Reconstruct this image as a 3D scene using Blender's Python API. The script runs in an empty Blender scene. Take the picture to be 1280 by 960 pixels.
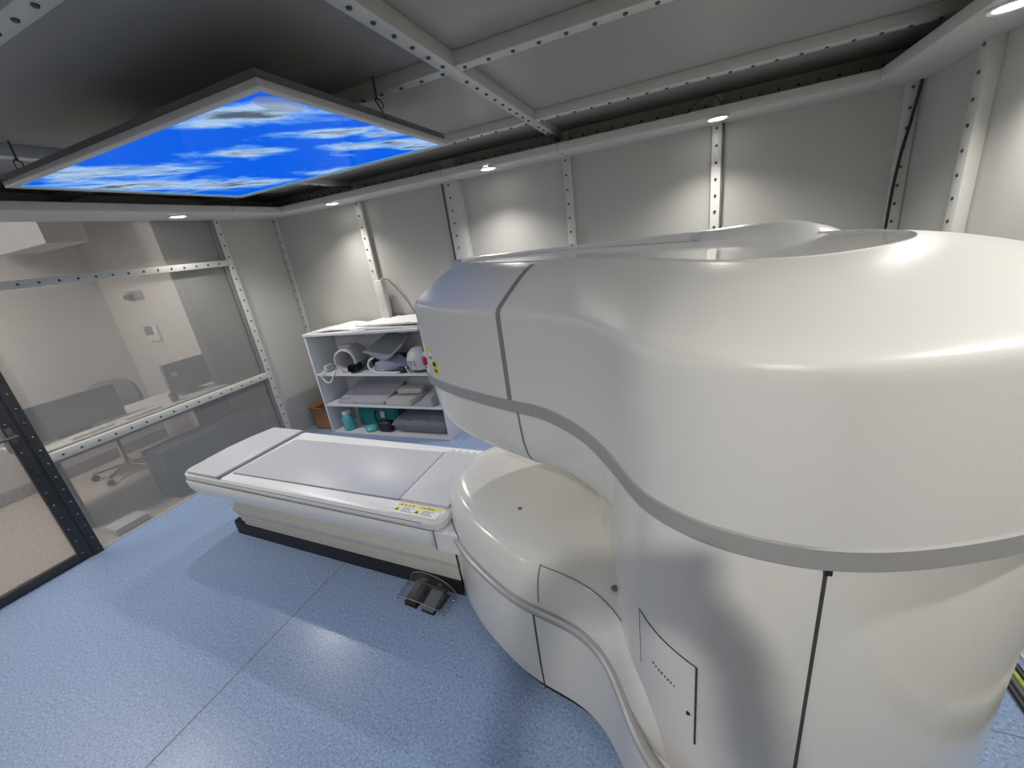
import bpy, bmesh, math, random
from mathutils import Vector, Matrix
random.seed(7)
S = bpy.context.scene
COL = S.collection
PI = math.pi

# ------------------------------------------------------------------ materials
def mat(name, rgb, rough=0.5, metal=0.0, var=0.0, scale=40.0, bump=0.0, bscale=200.0, spec=0.5, coat=0.0,
        emit=None, estr=0.0, alpha=1.0, trans=0.0):
    m = bpy.data.materials.new(name); m.use_nodes = True
    nt = m.node_tree; b = nt.nodes['Principled BSDF']
    b.inputs['Base Color'].default_value = (*rgb, 1)
    b.inputs['Roughness'].default_value = rough
    b.inputs['Metallic'].default_value = metal
    b.inputs['Specular IOR Level'].default_value = spec
    b.inputs['Coat Weight'].default_value = coat
    b.inputs['Coat Roughness'].default_value = 0.08
    b.inputs['Alpha'].default_value = alpha
    b.inputs['Transmission Weight'].default_value = trans
    if emit:
        b.inputs['Emission Color'].default_value = (*emit, 1)
        b.inputs['Emission Strength'].default_value = estr
    if var > 0 or bump > 0:
        tc = nt.nodes.new('ShaderNodeTexCoord')
    if var > 0:
        n = nt.nodes.new('ShaderNodeTexNoise'); n.inputs['Scale'].default_value = scale
        n.inputs['Detail'].default_value = 3
        nt.links.new(tc.outputs['Object'], n.inputs['Vector'])
        r = nt.nodes.new('ShaderNodeMapRange')
        r.inputs['From Min'].default_value = 0.3; r.inputs['From Max'].default_value = 0.7
        r.inputs['To Min'].default_value = 1 - var; r.inputs['To Max'].default_value = 1 + var
        nt.links.new(n.outputs['Fac'], r.inputs['Value'])
        x = nt.nodes.new('ShaderNodeVectorMath'); x.operation = 'SCALE'
        x.inputs[0].default_value = rgb
        nt.links.new(r.outputs['Result'], x.inputs['Scale'])
        nt.links.new(x.outputs['Vector'], b.inputs['Base Color'])
    if bump > 0:
        n2 = nt.nodes.new('ShaderNodeTexNoise'); n2.inputs['Scale'].default_value = bscale
        nt.links.new(tc.outputs['Object'], n2.inputs['Vector'])
        bp = nt.nodes.new('ShaderNodeBump'); bp.inputs['Strength'].default_value = bump
        bp.inputs['Distance'].default_value = 0.002
        nt.links.new(n2.outputs['Fac'], bp.inputs['Height'])
        nt.links.new(bp.outputs['Normal'], b.inputs['Normal'])
    return m

M = {}
M['wall'] = mat('wall_mesh_cloth', (0.52, 0.51, 0.475), 0.5, var=0.05, scale=260, bump=0.12, bscale=600, spec=0.35)
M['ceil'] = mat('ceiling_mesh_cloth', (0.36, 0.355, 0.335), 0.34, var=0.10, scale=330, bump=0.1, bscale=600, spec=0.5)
M['frame'] = mat('painted_steel_frame', (0.62, 0.615, 0.58), 0.38, var=0.03, scale=20)
M['soffit'] = mat('painted_soffit', (0.64, 0.63, 0.59), 0.5, var=0.02, scale=12)
M['band'] = mat('raw_steel_band', (0.46, 0.44, 0.40), 0.5, var=0.08, scale=15)
M['bolt'] = mat('bolt_steel', (0.10, 0.10, 0.105), 0.35, metal=0.6, var=0.05)
M['seam'] = mat('seam_shadow_gasket', (0.05, 0.05, 0.05), 0.6, var=0.1)
M['seamg'] = mat('seam_shade_grey', (0.22, 0.22, 0.215), 0.5, var=0.05)
M['cover'] = mat('scanner_cover', (0.66, 0.655, 0.632), 0.36, var=0.012, scale=500, bump=0.10, bscale=420, spec=0.45)
M['gloss'] = mat('scanner_gloss_cover', (0.74, 0.725, 0.68), 0.16, var=0.008, scale=30, spec=0.5)
M['tray'] = mat('scanner_top_tray', (0.66, 0.655, 0.63), 0.08, var=0.01, scale=30, spec=0.6)
M['grey'] = mat('scanner_grey_band', (0.33, 0.33, 0.325), 0.42, var=0.02, scale=80)
M['silver'] = mat('silver_trim', (0.38, 0.385, 0.39), 0.36, metal=0.2, var=0.02)
M['black'] = mat('black_plastic', (0.012, 0.012, 0.014), 0.45, var=0.1)
M['plinth'] = mat('dark_plinth', (0.010, 0.011, 0.016), 0.6, var=0.1)
M['white'] = mat('white_plastic', (0.80, 0.80, 0.785), 0.32, var=0.012, scale=30)
M['cream'] = mat('cream_bellows', (0.66, 0.64, 0.58), 0.45, var=0.03, scale=30)
M['mat'] = mat('grey_blue_table_mat', (0.54, 0.55, 0.58), 0.40, var=0.03, scale=60, bump=0.08, bscale=300)
M['matd'] = mat('mat_edge', (0.20, 0.21, 0.24), 0.5, var=0.04)
M['yellow'] = mat('label_yellow', (0.80, 0.68, 0.03), 0.4, var=0.02)
M['red'] = mat('stop_red', (0.42, 0.015, 0.04), 0.35, var=0.03)
M['paper'] = mat('label_white', (0.82, 0.82, 0.80), 0.45, var=0.01)
M['screen'] = mat('dark_display', (0.09, 0.11, 0.10), 0.15, var=0.05)
M['dframe'] = mat('door_dark_metal', (0.055, 0.058, 0.062), 0.42, metal=0.5, var=0.12, scale=18)
M['shelf'] = mat('white_melamine', (0.70, 0.71, 0.735), 0.4, var=0.012)
M['teal'] = mat('teal_fabric', (0.015, 0.19, 0.19), 0.6, var=0.12, scale=25)
M['tealb'] = mat('teal_bottle', (0.10, 0.42, 0.45), 0.25, var=0.04)
M['gfab'] = mat('grey_fabric', (0.17, 0.175, 0.205), 0.85, var=0.1, scale=35, bump=0.3, bscale=60)
M['gpad'] = mat('grey_foam_pad', (0.36, 0.365, 0.40), 0.7, var=0.05, scale=25)
M['gcoil'] = mat('grey_coil_sheet', (0.24, 0.25, 0.275), 0.6, var=0.06, scale=25)
M['cpad'] = mat('cream_foam_pad', (0.52, 0.51, 0.48), 0.6, var=0.04, scale=25)
M['bpad'] = mat('blue_grey_pad', (0.24, 0.28, 0.38), 0.55, var=0.05)
M['wpad'] = mat('white_sheet', (0.76, 0.755, 0.73), 0.5, var=0.02)
M['coil'] = mat('white_coil_shell', (0.56, 0.56, 0.565), 0.4, var=0.03)
M['card'] = mat('cardboard', (0.30, 0.155, 0.07), 0.8, var=0.08, scale=15)
M['room'] = mat('control_room_paint', (0.68, 0.65, 0.615), 0.8, var=0.02, scale=6)
M['roomd'] = mat('control_room_unlit_wall', (0.46, 0.46, 0.45), 0.8, var=0.02, scale=6)  # unlit look of this wall put into its colour
M['carpet'] = mat('control_room_floor', (0.55, 0.47, 0.40), 0.7, var=0.05, scale=60)
M['skirt'] = mat('dark_baseboard', (0.30, 0.27, 0.25), 0.6, var=0.05)
M['dgrey'] = mat('dark_grey_plastic', (0.085, 0.09, 0.095), 0.5, var=0.06)
M['mgrey'] = mat('mid_grey_plastic', (0.16, 0.165, 0.17), 0.5, var=0.05)
M['desk'] = mat('desk_white', (0.75, 0.74, 0.72), 0.4, var=0.02)
M['chrome'] = mat('chrome', (0.7, 0.7, 0.7), 0.15, metal=1.0, var=0.02)
M['green'] = mat('green_cable', (0.03, 0.12, 0.09), 0.5, var=0.05)
M['ygreen'] = mat('earth_cable', (0.35, 0.42, 0.05), 0.5, var=0.2, scale=60)
M['skin'] = mat('skin', (0.55, 0.33, 0.24), 0.55, var=0.05)
M['shirt'] = mat('navy_scrubs', (0.04, 0.06, 0.12), 0.8, var=0.08)
M['hair'] = mat('dark_hair', (0.015, 0.012, 0.01), 0.5, var=0.2, scale=80)
M['sticker'] = mat('clear_sticker', (0.85, 0.9, 0.95), 0.2, alpha=0.35, var=0.02)

def lamp_mat(name, rgb, s):
    m = bpy.data.materials.new(name); m.use_nodes = True; nt = m.node_tree; nt.nodes.clear()
    e = nt.nodes.new('ShaderNodeEmission'); o = nt.nodes.new('ShaderNodeOutputMaterial')
    tc = nt.nodes.new('ShaderNodeTexCoord'); n = nt.nodes.new('ShaderNodeTexNoise')
    n.inputs['Scale'].default_value = 180
    r = nt.nodes.new('ShaderNodeMapRange'); r.inputs['To Min'].default_value = s*0.85; r.inputs['To Max'].default_value = s*1.15
    nt.links.new(tc.outputs['Object'], n.inputs['Vector']); nt.links.new(n.outputs['Fac'], r.inputs['Value'])
    nt.links.new(r.outputs['Result'], e.inputs['Strength'])
    e.inputs['Color'].default_value = (*rgb, 1)
    nt.links.new(e.outputs[0], o.inputs[0]); return m
M['lens'] = lamp_mat('downlight_lens', (1.0, 0.98, 0.94), 14.0)
M['diff'] = lamp_mat('control_room_glow', (1.0, 0.92, 0.88), 0.85)  # emission of the ceiling light and of the bulkhead's added glow

def glass_mesh(name, fac, rgb):
    m = bpy.data.materials.new(name); m.use_nodes = True; nt = m.node_tree; nt.nodes.clear()
    o = nt.nodes.new('ShaderNodeOutputMaterial'); mx = nt.nodes.new('ShaderNodeMixShader')
    t = nt.nodes.new('ShaderNodeBsdfTransparent'); b = nt.nodes.new('ShaderNodeBsdfPrincipled')
    b.inputs['Base Color'].default_value = (*rgb, 1); b.inputs['Roughness'].default_value = 0.3
    tc = nt.nodes.new('ShaderNodeTexCoord'); n = nt.nodes.new('ShaderNodeTexNoise'); n.inputs['Scale'].default_value = 260
    r = nt.nodes.new('ShaderNodeMapRange'); r.inputs['To Min'].default_value = fac-0.10; r.inputs['To Max'].default_value = fac+0.10
    nt.links.new(tc.outputs['Object'], n.inputs['Vector']); nt.links.new(n.outputs['Fac'], r.inputs['Value'])
    nt.links.new(r.outputs['Result'], mx.inputs[0])
    nt.links.new(t.outputs[0], mx.inputs[1]); nt.links.new(b.outputs[0], mx.inputs[2]); nt.links.new(mx.outputs[0], o.inputs[0])
    return m
M['acryl'] = glass_mesh('clear_acrylic', 0.11, (0.12, 0.13, 0.13))
M['pane'] = glass_mesh('shielding_mesh_pane', 0.44, (0.38, 0.38, 0.365))

def floor_mat():
    m = bpy.data.materials.new('speckled_blue_vinyl'); m.use_nodes = True; nt = m.node_tree
    b = nt.nodes['Principled BSDF']; b.inputs['Roughness'].default_value = 0.30
    tc = nt.nodes.new('ShaderNodeTexCoord')
    n = nt.nodes.new('ShaderNodeTexNoise'); n.inputs['Scale'].default_value = 95; n.inputs['Detail'].default_value = 4
    n.inputs['Roughness'].default_value = 0.7
    v = nt.nodes.new('ShaderNodeTexVoronoi'); v.inputs['Scale'].default_value = 70
    n3 = nt.nodes.new('ShaderNodeTexNoise'); n3.inputs['Scale'].default_value = 2.2
    for q in (n, v, n3): nt.links.new(tc.outputs['Object'], q.inputs['Vector'])
    cr = nt.nodes.new('ShaderNodeValToRGB'); e = cr.color_ramp.elements
    e[0].position = 0.30; e[0].color = (0.14, 0.195, 0.30, 1)
    e[1].position = 0.72; e[1].color = (0.50, 0.60, 0.78, 1)
    k = cr.color_ramp.elements.new(0.47); k.color = (0.25, 0.345, 0.535, 1)
    k = cr.color_ramp.elements.new(0.58); k.color = (0.30, 0.40, 0.60, 1)
    nt.links.new(n.outputs['Fac'], cr.inputs['Fac'])
    cr2 = nt.nodes.new('ShaderNodeValToRGB'); f = cr2.color_ramp.elements
    f[0].position = 0.10; f[0].color = (0.62, 0.66, 0.72, 1); f[1].position = 0.26; f[1].color = (1, 1, 1, 1)
    nt.links.new(v.outputs['Distance'], cr2.inputs['Fac'])
    mx = nt.nodes.new('ShaderNodeMix'); mx.data_type = 'RGBA'; mx.blend_type = 'MULTIPLY'; mx.inputs['Factor'].default_value = 0.8
    nt.links.new(cr.outputs['Color'], mx.inputs['A']); nt.links.new(cr2.outputs['Color'], mx.inputs['B'])
    nt.links.new(mx.outputs['Result'], b.inputs['Base Color'])
    rr = nt.nodes.new('ShaderNodeMapRange'); rr.inputs['To Min'].default_value = 0.22; rr.inputs['To Max'].default_value = 0.40
    nt.links.new(n3.outputs['Fac'], rr.inputs['Value']); nt.links.new(rr.outputs['Result'], b.inputs['Roughness'])
    return m
M['floor'] = floor_mat()

def sky_screen():
    m = bpy.data.materials.new('backlit_sky_picture'); m.use_nodes = True; nt = m.node_tree; nt.nodes.clear()
    L = nt.links.new
    def N(t, **k):
        n = nt.nodes.new(t)
        for a, b in k.items(): setattr(n, a, b)
        return n
    o = N('ShaderNodeOutputMaterial'); e = N('ShaderNodeEmission')
    g = N('ShaderNodeBsdfGlossy'); g.inputs['Roughness'].default_value = 0.08
    mx = N('ShaderNodeMixShader'); mx.inputs[0].default_value = 0.04
    tc = N('ShaderNodeTexCoord'); mp = N('ShaderNodeMapping'); mp.vector_type = 'POINT'
    mp.inputs['Rotation'].default_value = (0, 0, -math.radians(41))
    L(tc.outputs['Object'], mp.inputs['Vector'])
    st = N('ShaderNodeMapping'); st.inputs['Scale'].default_value = (3.6, 6.0, 1.0); L(mp.outputs[0], st.inputs['Vector'])
    n = N('ShaderNodeTexNoise'); n.inputs['Scale'].default_value = 1.0; n.inputs['Detail'].default_value = 8
    n.inputs['Roughness'].default_value = 0.62; n.inputs['Distortion'].default_value = 0.35; L(st.outputs[0], n.inputs['Vector'])
    st2 = N('ShaderNodeMapping'); st2.inputs['Scale'].default_value = (4.0, 14.0, 1.0); st2.inputs['Location'].default_value = (3.1, 0.4, 0); L(mp.outputs[0], st2.inputs['Vector'])
    n2 = N('ShaderNodeTexNoise'); n2.inputs['Scale'].default_value = 1.0; n2.inputs['Detail'].default_value = 4; L(st2.outputs[0], n2.inputs['Vector'])
    ca, sa = math.cos(math.radians(41)), math.sin(math.radians(41))
    prev = None
    for cx, cy, ru, rv, amp in ((.56, -.36, .30, .085, 1.0), (.15, -.14, .20, .060, 1.0), (-.33, -.34, .30, .085, 1.0), (-.32, -.16, .10, .022, .9), (-.60, -.10, .36, .11, 1.05),
                               (-.42, .25, .26, .10, 1.05), (-.66, -.33, .16, .10, .9), (.58, -.02, .22, .055, .85), (.56, .25, .26, .06, .9), (.68, .12, .16, .05, .8), (.05, .45, .20, .08, .85), (.64, .42, .14, .05, .7)):
        u_, v_ = cx*ca+cy*sa, -cx*sa+cy*ca
        sb = N('ShaderNodeVectorMath', operation='SUBTRACT'); sb.inputs[1].default_value = (u_, v_, 0); L(mp.outputs[0], sb.inputs[0])
        ml = N('ShaderNodeVectorMath', operation='MULTIPLY'); ml.inputs[1].default_value = (1/ru, 0.8/rv, 0); L(sb.outputs[0], ml.inputs[0])
        ln = N('ShaderNodeVectorMath', operation='LENGTH'); L(ml.outputs[0], ln.inputs[0])
        mr = N('ShaderNodeMapRange', interpolation_type='SMOOTHSTEP'); mr.inputs['From Min'].default_value = 0.0; mr.inputs['From Max'].default_value = 1.9
        mr.inputs['To Min'].default_value = amp; mr.inputs['To Max'].default_value = 0.0; L(ln.outputs['Value'], mr.inputs['Value'])
        if prev is None: prev = mr.outputs['Result']
        else:
            k = N('ShaderNodeMath', operation='MAXIMUM'); L(prev, k.inputs[0]); L(mr.outputs['Result'], k.inputs[1]); prev = k.outputs[0]
    a1 = N('ShaderNodeMath', operation='MULTIPLY_ADD'); L(n.outputs['Fac'], a1.inputs[0]); a1.inputs[1].default_value = 2.7; a1.inputs[2].default_value = -1.40
    a2 = N('ShaderNodeMath', operation='ADD'); L(prev, a2.inputs[0]); L(a1.outputs[0], a2.inputs[1])
    c = N('ShaderNodeValToRGB'); q = c.color_ramp.elements
    q[0].position = 0.22; q[0].color = (0.001, 0.115, 0.80, 1); q[1].position = 0.80; q[1].color = (0.42, 0.60, 0.86, 1)
    k = q.new(0.48); k.color = (0.09, 0.30, 0.86, 1)
    L(a2.outputs[0], c.inputs['Fac'])
    # grey undersides inside the thick of a cloud
    gm = N('ShaderNodeMath', operation='MULTIPLY_ADD'); L(n2.outputs['Fac'], gm.inputs[0]); gm.inputs[1].default_value = 1.6; gm.inputs[2].default_value = -0.62
    g2 = N('ShaderNodeMath', operation='ADD'); L(a2.outputs[0], g2.inputs[0]); L(gm.outputs[0], g2.inputs[1])
    g3 = N('ShaderNodeMapRange', interpolation_type='SMOOTHSTEP'); g3.inputs['From Min'].default_value = 0.85; g3.inputs['From Max'].default_value = 1.5; L(g2.outputs[0], g3.inputs['Value'])
    mc = N('ShaderNodeMix', data_type='RGBA'); L(g3.outputs['Result'], mc.inputs['Factor']); L(c.outputs['Color'], mc.inputs['A']); mc.inputs['B'].default_value = (0.085, 0.125, 0.19, 1)
    sx = N('ShaderNodeSeparateXYZ'); L(tc.outputs['Object'], sx.inputs[0])
    ed = None
    for axis, half in (('X', 0.737), ('Y', 0.497)):
        ab = N('ShaderNodeMath', operation='ABSOLUTE'); L(sx.outputs[axis], ab.inputs[0])
        er = N('ShaderNodeMapRange', interpolation_type='SMOOTHSTEP'); er.inputs['From Min'].default_value = half-0.014; er.inputs['From Max'].default_value = half-0.002
        L(ab.outputs[0], er.inputs['Value'])
        if ed is None: ed = er.outputs['Result']
        else:
            k2 = N('ShaderNodeMath', operation='MAXIMUM'); L(ed, k2.inputs[0]); L(er.outputs['Result'], k2.inputs[1]); ed = k2.outputs[0]
    me_ = N('ShaderNodeMix', data_type='RGBA'); L(ed, me_.inputs['Factor']); L(mc.outputs['Result'], me_.inputs['A']); me_.inputs['B'].default_value = (0.12, 0.62, 1.1, 1)
    L(me_.outputs['Result'], e.inputs['Color']); e.inputs['Strength'].default_value = 0.95
    L(e.outputs[0], mx.inputs[1]); L(g.outputs[0], mx.inputs[2]); L(mx.outputs[0], o.inputs[0])
    return m
M['sky'] = sky_screen()

# ------------------------------------------------------------------ mesh helpers
def NB(): return bmesh.new()

def add_box(bm, x0, x1, y0, y1, z0, z1, bev=0.0, seg=2):
    r = bmesh.ops.create_cube(bm, size=1.0)
    vs = r['verts']
    for v in vs:
        v.co = Vector((x0 + (v.co.x + .5)*(x1-x0), y0 + (v.co.y + .5)*(y1-y0), z0 + (v.co.z + .5)*(z1-z0)))
    if bev > 0:
        es = list({e for v in vs for e in v.link_edges})
        bmesh.ops.bevel(bm, geom=es, offset=bev, segments=seg, profile=0.5, affect='EDGES')
    return bm

def box(*a, **k): return add_box(NB(), *a, **k)

def add_tube(bm, pts, r, n=8, closed=False):
    pts = [Vector(p) for p in pts]; N = len(pts); rings = []
    up = None
    for i, p in enumerate(pts):
        if closed: t = pts[(i+1) % N] - pts[i-1]
        else: t = pts[min(i+1, N-1)] - pts[max(i-1, 0)]
        t.normalize()
        if up is None:
            up = Vector((0, 0, 1)) if abs(t.z) < 0.9 else Vector((1, 0, 0))
        a = t.cross(up)
        if a.length < 1e-5: a = t.orthogonal()
        a.normalize(); b = a.cross(t).normalized(); up = b
        rr = r[i] if isinstance(r, (list, tuple)) else r
        rings.append([bm.verts.new(p + a*math.cos(2*PI*k/n)*rr + b*math.sin(2*PI*k/n)*rr) for k in range(n)])
    for i in range(N if closed else N-1):
        A, B = rings[i], rings[(i+1) % N]
        for k in range(n): bm.faces.new((A[k], A[(k+1) % n], B[(k+1) % n], B[k]))
    if not closed:
        bm.faces.new(list(reversed(rings[0]))); bm.faces.new(rings[-1])
    return bm

def add_cyl(bm, c, r, h, n=20, axis='Z', r2=None):
    m = Matrix.Translation(Vector(c))
    if axis == 'X': m = m @ Matrix.Rotation(PI/2, 4, 'Y')
    if axis == 'Y': m = m @ Matrix.Rotation(PI/2, 4, 'X')
    bmesh.ops.create_cone(bm, cap_ends=True, segments=n, radius1=r, radius2=r if r2 is None else r2, depth=h, matrix=m)
    return bm

def add_loft(bm, rings, cap0=True, cap1=True, closed=True):
    R = [[bm.verts.new(Vector(p)) for p in ring] for ring in rings]
    n = len(R[0])
    for i in range(len(R)-1):
        for k in range(n if closed else n-1):
            bm.faces.new((R[i][k], R[i][(k+1) % n], R[i+1][(k+1) % n], R[i+1][k]))
    if cap0: bm.faces.new(list(reversed(R[0])))
    if cap1: bm.faces.new(R[-1])
    return bm

def add_lathe(bm, prof, c=(0, 0, 0), n=24):
    rings = [[(c[0]+r*math.cos(2*PI*k/n), c[1]+r*math.sin(2*PI*k/n), c[2]+z) for k in range(n)] for r, z in prof]
    return add_loft(bm, rings)

def add_prism(bm, pts, z0, z1, bev=0.0):
    a = [bm.verts.new((x, y, z0)) for x, y in pts]; b = [bm.verts.new((x, y, z1)) for x, y in pts]
    n = len(pts); fs = [bm.faces.new(list(reversed(a))), bm.faces.new(b)]
    for k in range(n): fs.append(bm.faces.new((a[k], a[(k+1) % n], b[(k+1) % n], b[k])))
    if bev > 0:
        es = list({e for f in fs for e in f.edges})
        bmesh.ops.bevel(bm, geom=es, offset=bev, segments=2, profile=0.5, affect='EDGES')
    return bm

def xform(bm, m):
    bmesh.ops.transform(bm, matrix=m, verts=bm.verts); return bm

def link(name, bm, m, parent=None, world=False, smooth=True, label=None, angle=35, fix=True):
    if fix: bmesh.ops.recalc_face_normals(bm, faces=bm.faces)
    me = bpy.data.meshes.new(name); 
    if world and parent is not None:
        base = parent.location if parent.parent is None else parent.parent.location
        bmesh.ops.translate(bm, vec=-Vector(base), verts=bm.verts)
    if smooth:
        for f in bm.faces: f.smooth = True
        for e in bm.edges:
            if len(e.link_faces) == 2 and e.calc_face_angle(0) > math.radians(angle): e.smooth = False
    bm.to_mesh(me); bm.free()
    me.materials.append(M[m] if isinstance(m, str) else m)
    o = bpy.data.objects.new(name, me); COL.objects.link(o)
    if parent is not None: o.parent = parent
    if label: o['label'] = label
    return o

def thing(name, label, cat, loc=(0, 0, 0), rotz=0.0, group=None):
    o = bpy.data.objects.new(name, None); COL.objects.link(o); o.empty_display_size = 0.1
    o.location = loc; o.rotation_euler = (0, 0, rotz); o['label'] = label; o['category'] = cat
    if group: o['group'] = group
    return o

def tag(o, label, cat, group=None):
    o['label'] = label; o['category'] = cat
    if group: o['group'] = group
    return o

def struct(name, bm, m, parent=None, **k):
    o = link(name, bm, m, parent, **k)
    if parent is None: o['kind'] = 'structure'
    return o

def curve_pts(P, n, closed=False):
    """Catmull-Rom through P"""
    P = [Vector(p) for p in P]; out = []; N = len(P)
    segs = N if closed else N-1
    for i in range(segs):
        p1, p2 = P[i], P[(i+1) % N]
        p0 = P[i-1] if (closed or i > 0) else p1
        p3 = P[(i+2) % N] if (closed or i+2 < N) else p2
        for k in range(n):
            t = k/n
            out.append(0.5*((2*p1) + (p2-p0)*t + (2*p0-5*p1+4*p2-p3)*t*t + (3*p1-p0-3*p2+p3)*t**3))
    if not closed: out.append(P[-1])
    return out

def copy_tree(o, parent=None):
    c = o.copy(); COL.objects.link(c)
    if parent is not None: c.parent = parent
    for ch in list(o.children): copy_tree(ch, c)
    return c

# ------------------------------------------------------------------ room constants
XL, YB, XR, YF = -3.904, 3.363, 1.235, -0.80
ZS, ZC = 2.246, 2.42

_bolt = None
def bolts(parent, pts, axis):
    """one bolt mesh shared by every bolt child"""
    global _bolt
    if _bolt is None: _bolt = {}
    if axis not in _bolt:
        b = NB(); n = 8
        prof = [(0.0085, 0.0), (0.0085, 0.003), (0.006, 0.006), (0.003, 0.0063)]
        add_lathe(b, prof, n=n)
        rot = {'-Z': Matrix.Rotation(PI, 4, 'X'), '+X': Matrix.Rotation(PI/2, 4, 'Y'), '-X': Matrix.Rotation(-PI/2, 4, 'Y'),
               '-Y': Matrix.Rotation(PI/2, 4, 'X'), '+Y': Matrix.Rotation(-PI/2, 4, 'X')}[axis]
        xform(b, rot); bmesh.ops.recalc_face_normals(b, faces=b.faces)
        me = bpy.data.meshes.new('bolt'); b.to_mesh(me); b.free(); me.materials.append(M['bolt']); _bolt[axis] = me
    for p in pts:
        o = bpy.data.objects.new('bolt', _bolt[axis]); COL.objects.link(o); o.parent = parent; o.location = p

# ------------------------------------------------------------------ room shell
struct('floor', box(XL-0.02, XR+0.05, YF-0.05, YB+0.05, -0.05, 0.0), 'floor')
fl = [o for o in bpy.data.objects if o.name == 'floor'][0]
link('sheet_seam', add_box(box(-1.9045, -1.8995, YF, 3.30, 0.0, 0.0012), XR-0.75, XR-0.005, 1.3125, 1.3165, 0.0, 0.0012), 'seamg', fl, label='dark welded seam of the vinyl sheet')
struct('ceiling', box(XL-0.02, XR+0.05, YF-0.05, YB+0.05, ZC, ZC+0.05), 'ceil')
struct('wall_back', box(XL, XR+0.05, YB, YB+0.05, 0, ZC), 'wall')
struct('wall_right', box(XR, XR+0.05, YF, YB, 0, ZC), 'wall')
struct('wall_front', box(XL, XR, YF-0.05, YF, 0, ZC), 'wall')
# left wall: solid end panel beside the corner, solid part behind the camera, head above the soffit
wl = NB()
add_box(wl, XL-0.03, XL, 2.75, YB, 0, ZC)
add_box(wl, XL-0.03, XL, YF, -0.05, 0, ZC)
add_box(wl, XL-0.03, XL, -0.05, 2.75, ZS+0.03, ZC)
struct('wall_left', wl, 'wall')

tn = [0]
def trim(bm, m, **k):
    tn[0] += 1
    return struct('trim_%d' % tn[0], bm, m, **k)

def frange(a, b, s):
    out = []
    while a < b - 1e-6: out.append(a); a += s
    return out

# back wall studs
for xa, xb, d, bx in ((XL+0.002, -3.855, 0.035, -3.876), (-2.805, -2.735, 0.04, -2.78), (-1.832, -1.70, 0.045, -1.79),
                      (-0.815, -0.752, 0.035, -0.792), (0.188, 0.247, 0.04, 0.217), (1.165, XR-0.002, 0.03, 1.195)):
    t = trim(box(xa, xb, YB-d, YB, 0.0, ZC-0.01, bev=0.003), 'frame')
    bolts(t, [(bx, YB-d, z) for z in frange(0.022, 2.24, 0.1)], '-Y')
    if bx in (-1.79,):
        link('side_channel', box(xb, xb+0.012, YB-0.03, YB, 0.0, ZS), 'frame', t)
    if bx == 0.217:
        link('side_channel', box(xb+0.006, xb+0.02, YB-0.03, YB, 0.0, ZS), 'frame', t)
# left wall corner stud and window stud
t = trim(box(XL, XL+0.035, 2.70, 2.752, 0, ZC-0.01, bev=0.003), 'frame')
bolts(t, [(XL+0.035, 2.722, z) for z in frange(0.022, 2.24, 0.1)], '+X')
link('stud_shade', box(XL, XL+0.012, 2.672, 2.70, 0, ZS), 'seamg', t)  # grey strip standing in for the shaded gap beside the window stud
# rails of the left wall
t = trim(box(XL, XL+0.03, 1.06, 2.70, 1.847, 1.899, bev=0.003), 'frame')
bolts(t, [(XL+0.03, y, 1.872) for y in frange(1.115, 2.69, 0.1)], '+X')
t = trim(box(XL, XL+0.03, -0.05, 1.06, 1.847, 1.899, bev=0.003), 'frame')
bolts(t, [(XL+0.03, y, 1.872) for y in frange(0.015, 1.06, 0.1)], '+X')
t = trim(box(XL, XL+0.03, 1.056, 2.70, 0.735, 0.795, bev=0.003), 'frame')
bolts(t, [(XL+0.03, y, 0.765) for y in frange(1.115, 2.69, 0.1)], '+X')
struct('baseboard_left', box(XL, XL+0.006, 1.06, YB-0.04, 0.0, 0.016), 'soffit')
struct('baseboard_back', box(XL+0.04, XR-0.04, YB-0.006, YB, 0.0, 0.03), 'soffit')
struct('baseboard_right', box(XR-0.05, XR, YF, YB-0.04, 0.0, 0.02), 'frame')
# right wall studs
for ya in (2.69, 1.70, 0.70, -0.30):
    t = trim(box(XR-0.05, XR, ya-0.03, ya+0.045, 0.02, ZC-0.01, bev=0.003), 'frame')
    bolts(t, [(XR-0.05, ya+0.012, z) for z in frange(0.03, 2.24, 0.1)], '-X')
# ceiling beams: along x
for yc in (-0.28, 0.72, 1.72, 2.72):
    t = trim(box(XL, XR, yc-0.03, yc+0.03, ZC-0.05, ZC, bev=0.003), 'frame')
    bolts(t, [(x, yc, ZC-0.05) for x in frange(-3.87, XR, 0.1) if min(abs(x+2.8), abs(x+0.83)) > 0.03], '-Z')
for xc in (-2.80, -0.83):
    t = trim(box(xc-0.03, xc+0.03, YF, YB, ZC-0.053, ZC, bev=0.003), 'frame')
    bolts(t, [(xc+0.0, y, ZC-0.053) for y in frange(-0.75, YB, 0.1) if min(abs(y-q) for q in (-0.28, 0.72, 1.72, 2.72)) > 0.035], '-Z')
# steel angle round the top of the walls, above the soffit
t = trim(box(XL+0.03, XR-0.01, YB-0.012, YB, ZS+0.05, ZC-0.008), 'band')
bolts(t, [(x, YB-0.012, 2.365) for x in frange(-3.85, XR, 0.1)], '-Y')
t = trim(box(XL, XL+0.012, YF, YB-0.03, ZS+0.05, ZC-0.008), 'band')
bolts(t, [(XL+0.012, y, 2.365) for y in frange(-0.75, YB-0.04, 0.1)], '+X')
t = trim(box(XR-0.012, XR, YF, YB-0.03, ZS+0.05, ZC-0.008), 'band')
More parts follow.
